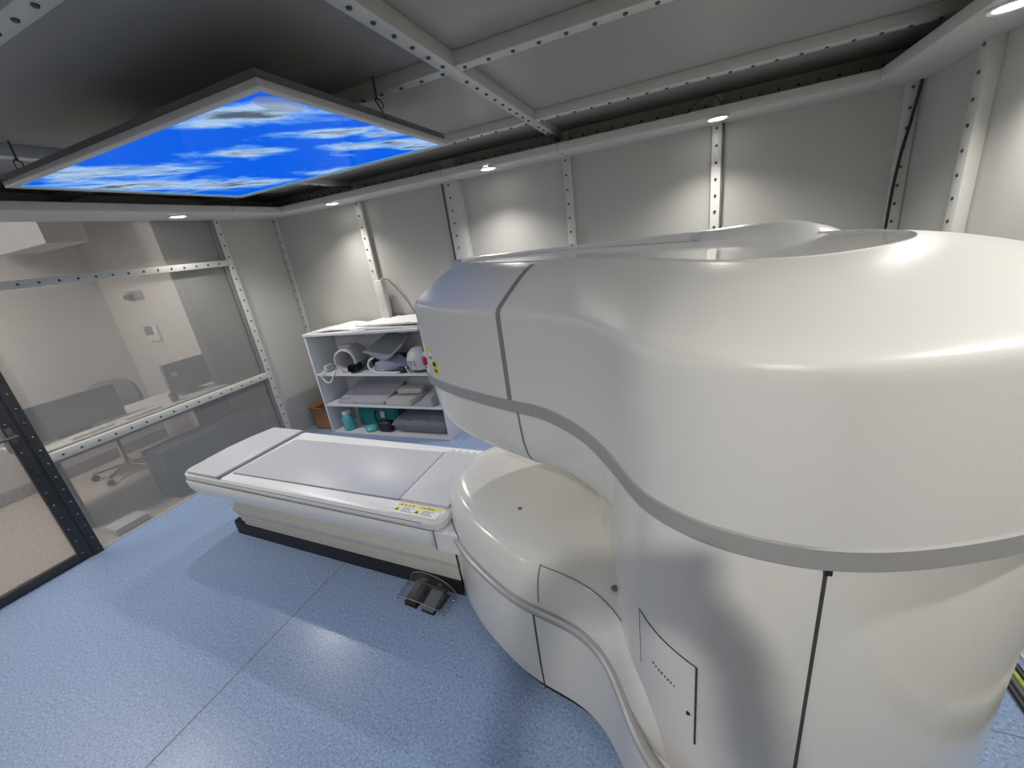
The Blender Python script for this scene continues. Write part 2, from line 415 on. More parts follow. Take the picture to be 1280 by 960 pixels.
# soffit ring
SL, SB, SR, SF = XL+0.449, YB-0.30, XR-0.28, YF+0.38
def soffit(x0, x1, y0, y1, seams):
    t = trim(box(x0, x1, y0, y1, ZS, ZS+0.05, bev=0.002), 'soffit')
    for a in seams: link('joint', box(*a), 'seamg', t)
soffit(XL, SL, SF, SB, [(XL+0.002, SL+0.0012, 2.60, 2.603, ZS-0.001, ZS+0.045), (XL+0.002, SL+0.001, 0.60, 0.603, ZS-0.001, ZS+0.045)])
soffit(XL, XR, SB, YB, [(XL+0.02, SL-0.1, SB+0.2, SB+0.203, ZS-0.001, ZS+0.001), (-0.78, -0.777, SB-0.0012, YB-0.002, ZS-0.001, ZS+0.045), (-1.70, -1.697, SB-0.0012, YB-0.002, ZS-0.001, ZS+0.045),
                        (0.985, 0.988, SB-0.0012, YB-0.1, ZS-0.001, ZS+0.045)])
soffit(SR, XR, SF, SB, [(SR-0.0012, XR-0.002, 1.4, 1.403, ZS-0.001, ZS+0.045)])
soffit(XL, XR, YF, SF, [])

# ------------------------------------------------------------------ downlights
LIGHT_W = 47.0
TILT = 23
def downlight(x, y, label, group=None, power=1.0):
    t = thing('downlight', label, 'light', (x, y, ZS), 0, group)
    b = NB()
    prof = [(0.050, -0.001), (0.063, -0.001), (0.067, -0.005), (0.062, -0.010), (0.050, -0.007)]
    n = 28
    rings = [[(r*math.cos(2*PI*k/n), r*math.sin(2*PI*k/n), z) for k in range(n)] for r, z in prof]
    add_loft(b, rings + [rings[0]], cap0=False, cap1=False)
    link('trim_ring', b, 'white', t)
    b = NB(); add_lathe(b, [(0.049, -0.0012), (0.049, -0.007), (0.03, -0.011), (0.002, -0.013)], n=24)
    link('lens', b, 'lens', t)
    L = bpy.data.lights.new('downlight_lamp', 'SPOT'); L.energy = LIGHT_W*power; L.color = (1.0, 0.966, 0.912)
    L.spot_size = math.radians(142); L.spot_blend = 1.0; L.shadow_soft_size = 0.028
    o = bpy.data.objects.new('downlight_lamp', L); COL.objects.link(o); o.parent = t; o.location = (0, 0, -0.022)
    # each lamp is turned in its gimbal towards the room
    if abs(x) > 3.0: dv = Vector((1, 0, 0))
    elif x > 0.9: dv = Vector((-1, 0, 0))
    else: dv = Vector((0, -1 if y > 0 else 1, 0))
    tl = math.radians(TILT); dv = Vector((dv.x*math.sin(tl), dv.y*math.sin(tl), -math.cos(tl)))
    o.rotation_mode = 'QUATERNION'; o.rotation_quaternion = dv.to_track_quat('-Z', 'Y')
    return t
downlight(-3.649, 2.276, 'round downlight in the soffit above the meshed window wall')
downlight(-2.894, 3.143, 'round downlight over the back wall nearest the left corner of the room')
downlight(-1.322, 3.106, 'middle of the three round downlights over the back wall', None, 1.3)
downlight(0.205, 3.114, 'round downlight over the back wall stud, to the right, above the scanner')
downlight(1.043, 2.255, 'round downlight in the right soffit, cut by the top right corner of the photo')
g = 'downlights behind the viewer'
for x, y, p in ((-3.65, 0.75, 1), (1.043, 0.7, 1), (-2.95, -0.52, 0.5), (-1.45, -0.52, 0.6), (0.06, -0.52, 1.4)):
    downlight(x, y, 'round downlight in the soffit outside the frame', g, p)

# ------------------------------------------------------------------ windows and door in the left wall
def pane(name, y0, y1, z0, z1):
    return struct(name, box(XL-0.012, XL-0.008, y0, y1, z0, z1), 'pane')
pane('window_1', 1.06, 2.70, 0.795, 1.85)
pane('window_2', 1.06, 2.70, 0.012, 0.74)
pane('window_3', -0.05, 2.70, 1.895, ZS+0.03)
d = NB()
def dbox(*a, **k): return box(*a, **k)
jt = trim(box(XL-0.02, XL+0.028, 1.004, 1.056, 0.0, 1.847, bev=0.002), 'dframe')
bolts(jt, [(XL+0.028, 1.032, z) for z in frange(0.035, 1.83, 0.1)], '+X')
door = NB()
add_box(door, XL-0.02, XL+0.022, 0.935, 0.996, 0.012, 1.84, bev=0.002)
add_box(door, XL-0.02, XL+0.022, 0.0, 0.935, 0.012, 0.065, bev=0.002)
add_box(door, XL-0.02, XL+0.022, 0.0, 0.935, 1.78, 1.84, bev=0.002)
add_box(door, XL-0.02, XL+0.022, -0.04, 0.02, 0.012, 1.84, bev=0.002)
dr = struct('door_1', door, 'dframe')
link('mesh_pane', box(XL-0.006, XL-0.002, 0.02, 0.936, 0.064, 1.78), 'pane', dr)
bolts(dr, [(XL+0.022, 0.955, z) for z in frange(0.06, 1.8, 0.1)], '+X')
h = NB()
add_tube(h, [(XL+0.02, 0.965, 0.98), (XL+0.06, 0.965, 0.98), (XL+0.065, 0.955, 0.98), (XL+0.065, 0.84, 0.98)], 0.009, 10)
add_box(h, XL+0.022, XL+0.028, 0.94, 0.968, 0.93, 1.04, bev=0.002)
link('door_handle', h, 'dgrey', dr)
link('door_gap', box(XL-0.015, XL+0.018, 0.9955, 1.0045, 0.012, 1.84), 'seam', dr)
struct('trim_60', box(XL-0.03, XL+0.01, -0.05, 1.004, 0.0, 0.010), 'seam')

# ------------------------------------------------------------------ MRI scanner
U = [(-1.06,1.56),(-1.02,1.42),(-.93,1.33),(-.80,1.245),(-.66,1.175),(-.52,1.115),(-.42,1.08),(-.335,1.03),(-.245,.95),(-.18,.87),
     (-.14,.81),(-.105,.75),(-.065,.69),(-.02,.65),(.04,.615),(.115,.595),(.19,.59),(.255,.6),(.32,.62),(.4,.655),(.48,.70),(.60,.80),
     (.71,.93),(.79,1.08),(.82,1.24),(.80,1.42),(.74,1.58),(.62,1.72),(.45,1.82),(.25,1.90),(.05,2.00),(-.2,2.10),(-.45,2.13),(-.7,2.07),
     (-.9,1.95),(-1.02,1.78)]
LO = [(-1.118,1.56),(-1.088,1.44),(-1.02,1.34),(-.935,1.25),(-.82,1.16),(-.66,1.065),(-.55,1.015),(-.46,.99),(-.37,.97),(-.30,.945),(-.245,.91),
      (-.20,.865),(-.165,.815),(-.135,.76),(-.10,.70),(-.06,.65),(-.01,.615),(.05,.593),(.12,.583),(.19,.582),(.26,.592),(.33,.615),(.41,.655),
      (.485,.715),(.588,.825),(.685,.945),(.758,1.07),(.79,1.18),(.80,1.3),(.785,1.43),(.73,1.58),(.615,1.715),(.44,1.825),(.25,1.91),(.05,2.03),
      (-.2,2.13),(-.45,2.16),(-.72,2.10),(-.93,1.97),(-1.08,1.78)]
PC = [(-.17,.95),(-.19,1.05),(-.22,1.15),(-.27,1.27),(-.30,1.4),(-.28,1.55),(-.2,1.7),(-.05,1.82),(.1,1.88),(.25,1.875),(.45,1.795),(.61,1.69),
      (.72,1.56),(.775,1.42),(.795,1.25),(.77,1.09),(.69,.95),(.585,.82),(.47,.72),(.39,.675),(.315,.64),(.25,.62),(.19,.610),(.115,.614),(.045,.634),
      (-.008,.666),(-.052,.705),(-.092,.762),(-.127,.825),(-.152,.885)]
PC = list(reversed(PC))
TT = [(-.86,1.63),(-.82,1.55),(-.74,1.48),(-.64,1.42),(-.54,1.37),(-.44,1.325),(-.34,1.29),(-.26,1.255),(-.185,1.21),(-.12,1.155),(-.07,1.10),
      (-.03,1.045),(.01,.99),(.045,.95),(.085,.92),(.13,.90),(.175,.89),(.215,.89),(.255,.90),(.295,.92),(.335,.95),(.39,1.01),(.43,1.09),
      (.455,1.18),(.46,1.28),(.445,1.38),(.40,1.47),(.32,1.55),(.22,1.62),(.10,1.68),(-.05,1.75),(-.22,1.82),(-.42,1.86),(-.6,1.85),(-.75,1.78),(-.84,1.70)]
NP = 260
def resample(P, n):
    P = [Vector((p[0], p[1], 0)) for p in P]
    C = curve_pts(P, 24, closed=True)
    d = [0.0]
    for i in range(len(C)): d.append(d[-1] + (C[(i+1) % len(C)] - C[i]).length)
    T = d[-1]; out = []; j = 0
    for k in range(n):
        s = T*k/n
        while d[j+1] < s: j += 1
        f = (s-d[j])/max(1e-9, d[j+1]-d[j])
        out.append(C[j].lerp(C[(j+1) % len(C)], f))
    return out
def smooth_loop(P, it=2):
    for _ in range(it):
        P = [P[i]*0.5 + (P[i-1]+P[(i+1) % len(P)])*0.25 for i in range(len(P))]
    return P
def normals(P):
    out = []
    n = len(P)
    for i in range(n):
        t = P[(i+1) % n] - P[i-1]; t.normalize(); out.append(Vector((t.y, -t.x, 0)))
    return out
class Outline:
    def __init__(s, P, n=NP, sm=3):
        s.cache = {0: smooth_loop(resample(P, n), sm)}; s.step = 0.006
    def at(s, inset):
        if inset < 0:
            P = s.cache[0]; N = normals(P); return [p - q*inset for p, q in zip(P, N)]
        k = int(inset/s.step); f = inset/s.step - k
        for j in range(1, k+2):
            if j not in s.cache:
                P = s.cache[j-1]; N = normals(P)
                Q = [p - q*s.step for p, q in zip(P, N)]
                s.cache[j] = smooth_loop(Q, 1 if j > 8 else 0)
        return [a.lerp(b, f) for a, b in zip(s.cache[k], s.cache[k+1])]
    def near(s, x, y):
        P = s.cache[0]; return min(range(len(P)), key=lambda i: (P[i].x-x)**2 + (P[i].y-y)**2)
oU, oL, oP = Outline(U), Outline(LO), Outline(PC)
# the upper cover's shoulder: rings between the wall outline and the tray outline, point for point
KS = 8
cU = smooth_loop([Vector((p.x, p.y, 0)) for p in curve_pts([(x, y, 0) for x, y in U], KS, True)], 6)
cT = smooth_loop([Vector((p.x, p.y, 0)) for p in curve_pts([(x, y, 0) for x, y in TT], KS, True)], 10)
nU = normals(cU); nT = normals(cT)
class Shoulder:
    cache = {0: cU}
    def at(s, w): return [a.lerp(b, w) for a, b in zip(cU, cT)]
    def near(s, x, y): return min(range(len(cU)), key=lambda i: (cU[i].x-x)**2 + (cU[i].y-y)**2)
oS = Shoulder()
def ztilt(x, w): return -0.034*(min(x, 0.22) + 0.35)*w
def rings_of(o, prof, tilt=False):
    R = []
    for z, ins in prof:
        w = min(1.0, max(0.0, (z-1.50)/0.14)) if tilt else 0
        R.append([(p.x, p.y, z + ztilt(p.x, w)) for p in o.at(ins)])
    return R
def rings_in(o, prof, xa, xb, ex):
    """rings whose pillar side (x beyond xa..xb) is drawn in by ex, so that the pillar's own face shows there"""
    R = []; N0 = normals(o.cache[0])
    for z, ins in prof:
        row = []
        for p, n_, b_ in zip(o.at(ins), N0, o.cache[0]):
            t = max(0.0, min(1.0, (b_.x-xa)/(xb-xa))); e = ex*t*t*(3-2*t)
            row.append((p.x-n_.x*e, p.y-n_.y*e, z))
        R.append(row)
    return R
SC = thing('mri_scanner', 'large cream open scanner with a grey band, filling the right of the room', 'medical scanner', (-0.1, 1.35, 0))
upper_prof = [(1.236, 0.0), (1.30, 0.0), (1.40, 0.0), (1.490, 0.0), (1.508, 0.002), (1.519, 0.010), (1.5265, 0.024), (1.532, 0.045), (1.539, 0.085),
              (1.549, 0.15), (1.565, 0.26), (1.588, 0.42), (1.608, 0.57), (1.624, 0.71), (1.636, 0.85), (1.641, 0.94), (1.6435, 0.985)]
b = NB(); add_loft(b, rings_of(oS, upper_prof, True), cap0=True, cap1=False)
UC = link('upper_cover', b, 'cover', SC, world=True, angle=50)
tray_prof = [(1.6405, 0.975), (1.6445, 0.98), (1.6450, 0.99), (1.6430, 1.0), (1.6415, 1.03), (1.6415, 1.10)]
b = NB(); add_loft(b, rings_of(oS, tray_prof, True), cap0=False, cap1=True)
link('top_tray', b, 'tray', SC, world=True, label='glossy top tray with a thin white rim', angle=25)
# raised lip along the back of the tray, ending in a rounded hump at the right
lipP = [(-.90,1.66,1.673),(-.84,1.76,1.673),(-.72,1.84,1.668),(-.6,1.88,1.6645),(-.42,1.89,1.6615),(-.22,1.85,1.6615),(-.05,1.78,1.661),(.10,1.71,1.661),
        (.22,1.65,1.667),(.29,1.605,1.6665),(.345,1.555,1.655),(.38,1.52,1.632),(.41,1.49,1.60)]
lipC = curve_pts(lipP, 6); fr_ = NB(); rows = []
for i, p in enumerate(lipC):
    t_ = (lipC[min(i+1, len(lipC)-1)] - lipC[max(i-1, 0)]); t_.z = 0; t_.normalize(); n_ = Vector((-t_.y, t_.x, 0))
    base = 1.615 + ztilt(p.x, 1); hh = max(0.0, p.z-base)
    wd = 0.05 + 0.06*max(0, min(1, (p.x-0.05)/0.15))
    rows.append([(p.x+n_.x*q, p.y+n_.y*q, base+hh*k) for q, k in ((-0.020-wd*0.6*(wd > 0.055), 0.0), (-0.012-wd*0.4*(wd > 0.055), 0.62), (-0.006-0.01*(wd > 0.055), 0.93), (0.004, 1.0), (0.03, 0.97), (0.03+wd*0.5, 0.75), (0.03+wd, 0.2), (0.03+wd, 0.0))])
add_loft(fr_, rows, False, False, closed=False)
link('rear_lip', fr_, 'white', SC, world=True, label='white raised lip along the back of the top tray')
b = NB(); add_loft(b, rings_of(oU, [(1.199, 0.004), (1.199, -0.003), (1.236, -0.004), (1.240, 0.001), (1.240, 0.02)]), cap0=False, cap1=False)
link('grey_band', b, 'grey', SC, world=True, label='grey band under the upper cover')
bowl_prof = [(1.20, 0.012), (1.14, 0.016), (1.08, 0.022), (1.03, 0.034), (0.995, 0.052), (0.97, 0.08), (0.957, 0.115), (0.951, 0.16), (0.95, 0.21)]
b = NB(); add_loft(b, rings_in(oU, bowl_prof, -0.22, -0.06, 0.06), True, True)
link('upper_pole', b, 'gloss', SC, world=True)
b = NB(); add_loft(b, rings_of(oP, [(0.05, 0.0), (0.48, 0.0), (0.8, 0.0), (1.2, 0.0)]), True, True)
PIL = link('pillar', b, 'gloss', SC, world=True, angle=50)
base_prof = [(0.062, 0.02), (0.075, 0.004), (0.2, 0.0), (0.44, 0.0)]
b = NB(); add_loft(b, rings_of(oL, base_prof), True, True)
link('base_skirt', b, 'gloss', SC, world=True)
cap_prof = [(0.44, 0.008), (0.50, 0.014), (0.55, 0.021), (0.59, 0.031), (0.617, 0.044), (0.634, 0.060), (0.645, 0.082), (0.652, 0.12), (0.658, 0.22)]
b = NB(); add_loft(b, rings_in(oL, cap_prof, -0.15, 0.0, 0.05), True, True)
CAPO = link('base_cover', b, 'gloss', SC, world=True)
TRP = oL.at(0.004); ia, ib = oL.near(0.30, 0.61), oL.near(-0.45, 2.16)
b = NB(); add_tube(b, [(p.x, p.y, 0.465) for p in (TRP[ib:] + TRP[:ia+1])], 0.016, 10)
link('silver_trim', b, 'silver', SC, world=True, label='silver trim rail round the base')
b = NB(); add_loft(b, rings_of(oL, [(0.0, 0.035), (0.068, 0.03)]), True, True)
link('plinth', b, 'plinth', SC, world=True, label='black recessed plinth')

def on_outline(x, y, z):
    i = oP.near(x, y); p = oP.cache[0][i] + normals(oP.cache[0])[i]*0.004; return Vector((p.x, p.y, z))
def seam(name, o, prof, x, y, w, m, tilt=False, lift=0.0015, parent=SC, up=0):
    """narrow strip that follows the cover's profile at one place of its outline"""
    i = o.near(x, y); bm = NB(); L_, R_ = [], []
    rows = []
    for z, ins in prof:
        wgt = min(1.0, max(0.0, (z-1.50)/0.14)) if tilt else 0
        P = o.at(ins); N = normals(P)
        p = P[i]; t = Vector((-N[i].y, N[i].x, 0))
        q = Vector((p.x, p.y, z + ztilt(p.x, wgt)))
        rows.append((q, t, N[i]))
    for k, (q, t, n) in enumerate(rows):
        a = rows[max(0, k-1)][0]; c = rows[min(len(rows)-1, k+1)][0]
        tang = (c-a).normalized(); nn = t.cross(tang)
        if nn.dot(n + Vector((0, 0, 0.3))) < 0: nn = -nn
        nn.normalize()
        L_.append([q - t*w/2 - nn*0.004, q - t*w/2 + nn*lift, q + t*w/2 + nn*lift, q + t*w/2 - nn*0.004])
    add_loft(bm, L_, True, True)
    return link(name, bm, m, parent, world=True, smooth=False)
seam('cover_seam', oS, upper_prof[:15], -0.515, 1.11, 0.018, 'seamg', True)
seam('bowl_seam', oU, bowl_prof, -0.50, 1.11, 0.008, 'seamg')
seam('skirt_seam', oL, [(0.05, 0.006), (0.2, 0.0), (0.45, 0.0)], -0.475, 0.995, 0.007, 'seam')
seam('cover_edge_seam', oL, cap_prof[1:6], -0.47, 1.0, 0.005, 'seamg')
# seam along the crest, where the front panel meets the disc top
P_ = oL.at(0.055); a_, b__ = oL.near(-0.47, 1.0), oL.near(-0.185, 0.84)
link('panel_seam', add_tube(NB(), [(p.x, p.y, 0.632) for p in P_[min(a_, b__):max(a_, b__)+1]], 0.0022, 6), 'seamg', SC, world=True)
link('fixing_screw', add_lathe(NB(), [(0.009, 0), (0.009, 0.003), (0.004, 0.004)], (-0.62, 1.30, 0.657), 12), 'mgrey', SC, world=True)
link('fixing_screw', add_lathe(NB(), [(0.011, 0), (0.011, 0.004), (0.004, 0.005)], (-0.185, 0.985, 0.655), 12), 'mgrey', SC, world=True)
link('seam_latch', box(-0.005, 0.005, -0.006, 0.0005, -0.008, 0.010), 'black', SC).location = (on_outline(0.215, 0.62, 1.185) - Vector((-0.1, 1.35, 0)))
# stop button, display and labels on the end of the upper cover
oF = resample(U, 1600); nF = normals(oF)
def cover_patch(name, p0, p1, z0, z1, m, off, parent, n=8, **k):
    def idx(p): return min(range(len(oF)), key=lambda i: (oF[i].x-p[0])**2 + (oF[i].y-p[1])**2)
    a, b_ = idx(p0), idx(p1); bm = NB(); r = []
    for j in range(n+1):
        i = int(round(a+(b_-a)*j/n)) % len(oF); q = oF[i]; w_ = nF[i]
        r.append([(q.x+w_.x*e, q.y+w_.y*e, z) for e, z in ((-0.01, z0), (off, z0), (off, z1), (-0.01, z1))])
    add_loft(bm, r, True, True)
    return link(name, bm, m, parent, world=True, smooth=False, **k)
CTL = cover_patch('control_plate', (-1.045, 1.49), (-0.955, 1.352), 1.25, 1.44, 'paper', 0.003, SC, label='white control plate on the end of the upper cover')
cover_patch('display', (-1.035, 1.46), (-0.975, 1.365), 1.335, 1.43, 'screen', 0.0045, CTL, label='dark display')
cover_patch('stop_button', (-0.985, 1.376), (-0.962, 1.357), 1.285, 1.315, 'red', 0.016, CTL, label='red stop button')
cover_patch('key_strip', (-1.03, 1.45), (-0.98, 1.37), 1.262, 1.272, 'mgrey', 0.0045, CTL)
LBA = cover_patch('notice_label', (-0.94, 1.337), (-0.905, 1.311), 1.295, 1.365, 'paper', 0.0015, SC, label='white label with a yellow head')
cover_patch('yellow_strip', (-0.938, 1.336), (-0.907, 1.312), 1.350, 1.364, 'yellow', 0.0022, LBA)
cover_patch('lettering', (-0.935, 1.333), (-0.912, 1.316), 1.318, 1.330, 'seamg', 0.0022, LBA)
LBB = cover_patch('warning_label', (-0.918, 1.321), (-0.878, 1.291), 1.262, 1.315, 'yellow', 0.0015, SC, label='yellow and black warning label')
cover_patch('lettering', (-0.912, 1.317), (-0.888, 1.298), 1.292, 1.309, 'black', 0.0022, LBB)
cover_patch('lettering', (-0.905, 1.311), (-0.884, 1.295), 1.268, 1.280, 'seam', 0.0022, LBB)
seam('pillar_seam', oP, [(0.48, 0.0), (0.8, 0.0), (1.199, 0.0)], 0.215, 0.62, 0.0055, 'seam')

# access panel on the pillar
def on_pillar(x, z, off=0.0):
    """point of the pillar's front face at plan x"""
    P = oP.cache[0]; N = normals(P)
    best = None
    for i in range(len(P)):
        if N[i].y < 0.05 and P[i].y < 1.0:
            d_ = abs(P[i].x - x)
            if best is None or d_ < best[0]: best = (d_, i)
    i = best[1]; j = (i+1) % len(P); 
    if abs(P[j].x-P[i].x) > 1e-9:
        f = (x-P[i].x)/(P[j].x-P[i].x); f = max(-1, min(1, f)); p = P[i].lerp(P[j], f) if f >= 0 else P[i].lerp(P[i-1], -f)
    else: p = P[i]
    return Vector((p.x, p.y, z)) + N[i]*off
AX0, AX1, AZ0, AZ1 = -0.085, 0.035, 0.62, 0.86
pb = NB(); n = 12
for i in range(n):
    pass
front = [[on_pillar(AX0 + (AX1-AX0)*k/n, z, 0.0015) for k in range(n+1)] for z in (AZ0, AZ1)]
bm_ = NB(); va = [bm_.verts.new(p) for p in front[0]]; vb = [bm_.verts.new(p) for p in front[1]]
for k in range(n): bm_.faces.new((va[k], va[k+1], vb[k+1], vb[k]))
AP = link('access_panel', bm_, 'gloss', SC, world=True, fix=False)
bm_ = NB()
add_tube(bm_, [on_pillar(AX0 + (AX1-AX0)*k/n, AZ1, 0.001) for k in range(n+1)], 0.0016, 6)
add_tube(bm_, [on_pillar(AX1, AZ0 + (AZ1-AZ0)*k/4, 0.001) for k in range(5)], 0.0026, 6)
add_tube(bm_, [on_pillar(AX0, AZ0+0.06 + (AZ1-AZ0-0.06)*k/4, 0.001) for k in range(5)], 0.0014, 6)
add_tube(bm_, [on_pillar(AX0 + (AX1-AX0)*k/n, AZ0, 0.0004) for k in range(n+1)], 0.0008, 6)
link('panel_gap', bm_, 'seam', AP, world=True)
kh = NB(); c_ = on_pillar(0.022, 0.705, 0.002); add_cyl(kh, c_, 0.0045, 0.004, 12, 'Y'); link('keyhole', kh, 'black', AP, world=True)
for k, wd in enumerate((0.004, 0.003, 0.004, 0.005, 0.003, 0.004, 0.003, 0.002)):
    c_ = on_pillar(-0.052 + 0.0065*k, 0.752, 0.0022); lt = NB(); add_box(lt, c_.x-wd/2, c_.x+wd/2, c_.y-0.0006, c_.y+0.002, c_.z-0.002, c_.z+0.0025*(1 if k % 3 else 1.4))
    link('lettering', lt, 'seam', AP, world=True, smooth=False)

# ------------------------------------------------------------------ patient table
TR = math.radians(-2.55)
TO = Vector((-3.10, 1.673, 0))
TB = thing('patient_table', 'white patient table with grey-blue mats and cream bellows, running into the scanner', 'examination table', TO, TR)
def inside(P, x, y):
    c = False; n = len(P)
    for i in range(n):
        a, b_ = P[i], P[i-1]
        if (a.y > y) != (b_.y > y) and x < (b_.x-a.x)*(y-a.y)/(b_.y-a.y)+a.x: c = not c
    return c
LB, LBI = oL.at(-0.008), oL.at(0.07)
def umax(v, LB=LB):
    u = 1.85
    while u < 2.7:
        x = TO.x + u*math.cos(TR) - v*math.sin(TR); y = TO.y + u*math.sin(TR) + v*math.cos(TR)
        if inside(LB, x, y): return u
        u += 0.002
    return u
def rrect(u0, u1, v0, v1, r, n=6, side=14, clamp=True, LB=LB):
    out = []
    for cx, cy, a0 in ((u1-r, v1-r, 0), (u0+r, v1-r, PI/2), (u0+r, v0+r, PI), (u1-r, v0+r, 1.5*PI)):
        for k in range(n+1):
            a = a0 + PI/2*k/n; out.append((cx+r*math.cos(a), cy+r*math.sin(a)))
        if a0 == PI/2: out += [(u0, v1-r-(v1-v0-2*r)*k/side) for k in range(1, side)]
        if a0 == 1.5*PI: out += [(u1, v0+r+(v1-v0-2*r)*k/side) for k in range(1, side)]
    if clamp: out = [(min(x, umax(y, LB)), y) for x, y in out]
    return out
VC = 0.008
def loft_table(layers, LB=LB):
    bm = NB(); rings = []
    for (u0, u1, vh, r, z, bu) in layers:
        P = rrect(u0, u1, VC-vh, VC+vh, r, 8, LB=LB)
        rings.append([(x - bu*(1-((y-VC)/vh)**2) if x < u0+0.1 else x, y, z) for x, y in P])
    return add_loft(bm, rings)
def endbox(u0, v0, v1, z0, z1, ov, n=16):
    bm = NB(); rows = []
    for k in range(n+1):
        v = v0+(v1-v0)*k/n; u1 = umax(v)+ov
        rows.append([(u0, v, z0), (u1, v, z0), (u1, v, z1), (u0, v, z1)])
    return add_loft(bm, rows)
link('table_frame', loft_table([(0.18, 2.05, 0.29, 0.05, 0.384, 0.0), (0.06, 2.05, 0.323, 0.05, 0.390, 0.02), (0.0, 2.05, 0.331, 0.04, 0.425, 0.03), (-0.01, 2.05, 0.333, 0.03, 0.480, 0.03), (0.0, 2.047, 0.326, 0.03, 0.494, 0.03)]), 'white', TB)
link('end_block', endbox(2.057, VC-0.331, VC+0.331, 0.386, 0.4925, 0.022), 'white', TB)
link('tabletop', loft_table([(0.012, 2.075, 0.322, 0.04, 0.494, 0.03), (0.0, 2.10, 0.331, 0.045, 0.505, 0.03), (0.0, 2.10, 0.333, 0.05, 0.535, 0.03), (0.012, 2.085, 0.323, 0.05, 0.550, 0.03), (0.03, 2.07, 0.31, 0.05, 0.554, 0.03)], LBI), 'white', TB)
gm = NB(); add_box(gm, 0.0, 2.05, VC-0.3315, VC-0.328, 0.4935, 0.4965); link('shadow_gap', gm, 'seamg', TB)
gm = NB(); add_box(gm, 2.0485, 2.058, VC-0.332, VC+0.32, 0.388, 0.492); link('frame_joint', gm, 'seamg', TB)
sr = NB(); add_box(sr, 0.48, 1.985, VC-0.338, VC-0.325, 0.511, 0.531, bev=0.003)
link('side_rail', sr, 'white', TB)
gm = NB(); add_box(gm, 0.47, 1.992, VC-0.3355, VC-0.331, 0.531, 0.535); link('rail_gap', gm, 'seamg', TB)
pad = NB(); add_prism(pad, [(0.075, -0.322), (0.405, -0.322), (0.405, 0.332), (0.075, 0.332), (0.035, 0.18), (0.022, 0.0), (0.035, -0.17)], 0.552, 0.570, bev=0.004)
link('head_mat', pad, 'mat', TB)
link('mat_edge', box(0.402, 0.424, -0.322, 0.332, 0.551, 0.566, bev=0.002), 'matd', TB, label='dark edge of the head mat')
link('grip_slot', box(0.006, 0.018, -0.09, 0.105, 0.5535, 0.5565), 'matd', TB, label='dark narrow grip slot')
pad = NB(); add_prism(pad, [(0.455, -0.245), (1.785, -0.221), (1.757, 0.255), (0.478, 0.212)], 0.552, 0.561, bev=0.003)
link('body_mat', pad, 'mat', TB)
bm_ = NB(); nn_ = 12; v0_, v1_ = -0.221, 0.262
add_prism(bm_, [(1.772, v1_), (1.799, v0_)] + [(min(2.085, umax(v0_+(v1_-v0_)*k/nn_, LBI)), v0_+(v1_-v0_)*k/nn_) for k in range(nn_+1)], 0.552, 0.566)
link('leg_mat', bm_, 'mat', TB)
link('mat_joint', add_prism(NB(), [(1.786, -0.222), (1.798, -0.222), (1.771, 0.257), (1.759, 0.257)], 0.552, 0.5612), 'matd', TB, label='dark joint between the mats')
link('near_welt', add_prism(NB(), [(0.455, -0.251), (1.785, -0.227), (1.785, -0.2205), (0.455, -0.2445)], 0.552, 0.556), 'matd', TB, label='dark welt along the near edge of the body mat')
# folded bellows
def bellow(z0, z1, folds, u0, u1, vh):
    rings = []; h = (z1-z0)/folds
    for k in range(folds):
        t = k/folds; gr = 0.026*t
        for dz, ins in ((0.0, 0.004), (0.10, 0.0), (0.60, 0.0), (0.66, 0.004), (0.68, 0.030), (0.99, 0.030)):
            rings.append([(x, y, z0+h*(k+dz)) for x, y in rrect(u0-gr*0.3+ins, u1, VC-vh-gr+ins, VC+vh+gr-ins, 0.04, 5)])
    return add_loft(NB(), rings)
link('bellows', bellow(0.088, 0.20, 3, 0.245, 2.25, 0.222), 'cream', TB, angle=20)
b = NB(); add_loft(b, [[(x, y, z) for x, y in rrect(u0, u1, VC-vh, VC+vh, 0.04, 5)] for u0, u1, vh, z in ((0.27, 2.25, 0.21, 0.195), (0.235, 2.25, 0.248, 0.205), (0.225, 2.25, 0.253, 0.235), (0.25, 2.25, 0.238, 0.275), (0.29, 2.25, 0.212, 0.305), (0.25, 2.25, 0.255, 0.325), (0.22, 2.25, 0.280, 0.395))])
link('upper_bellows', b, 'cream', TB, angle=30)
b = NB(); add_prism(b, rrect(0.125, 2.35, -0.224, 0.25, 0.05, 5), 0.0, 0.088)
link('plinth', b, 'plinth', TB, label='black base plinth')

# ------------------------------------------------------------------ text helper
def text_mesh(name, s, size, m, parent, mtx):
    c = bpy.data.curves.new(name, 'FONT'); c.body = s; c.size = size; c.extrude = 0.0002; c.align_x = 'LEFT'
    t_ = bpy.data.objects.new(name, c); COL.objects.link(t_)
    dg = bpy.context.evaluated_depsgraph_get()
    me = bpy.data.meshes.new_from_object(t_.evaluated_get(dg)); bpy.data.objects.remove(t_); bpy.data.curves.remove(c)
    me.transform(mtx); me.materials.clear(); me.materials.append(M[m])
    o = bpy.data.objects.new(name, me); COL.objects.link(o); o.parent = parent
    return o

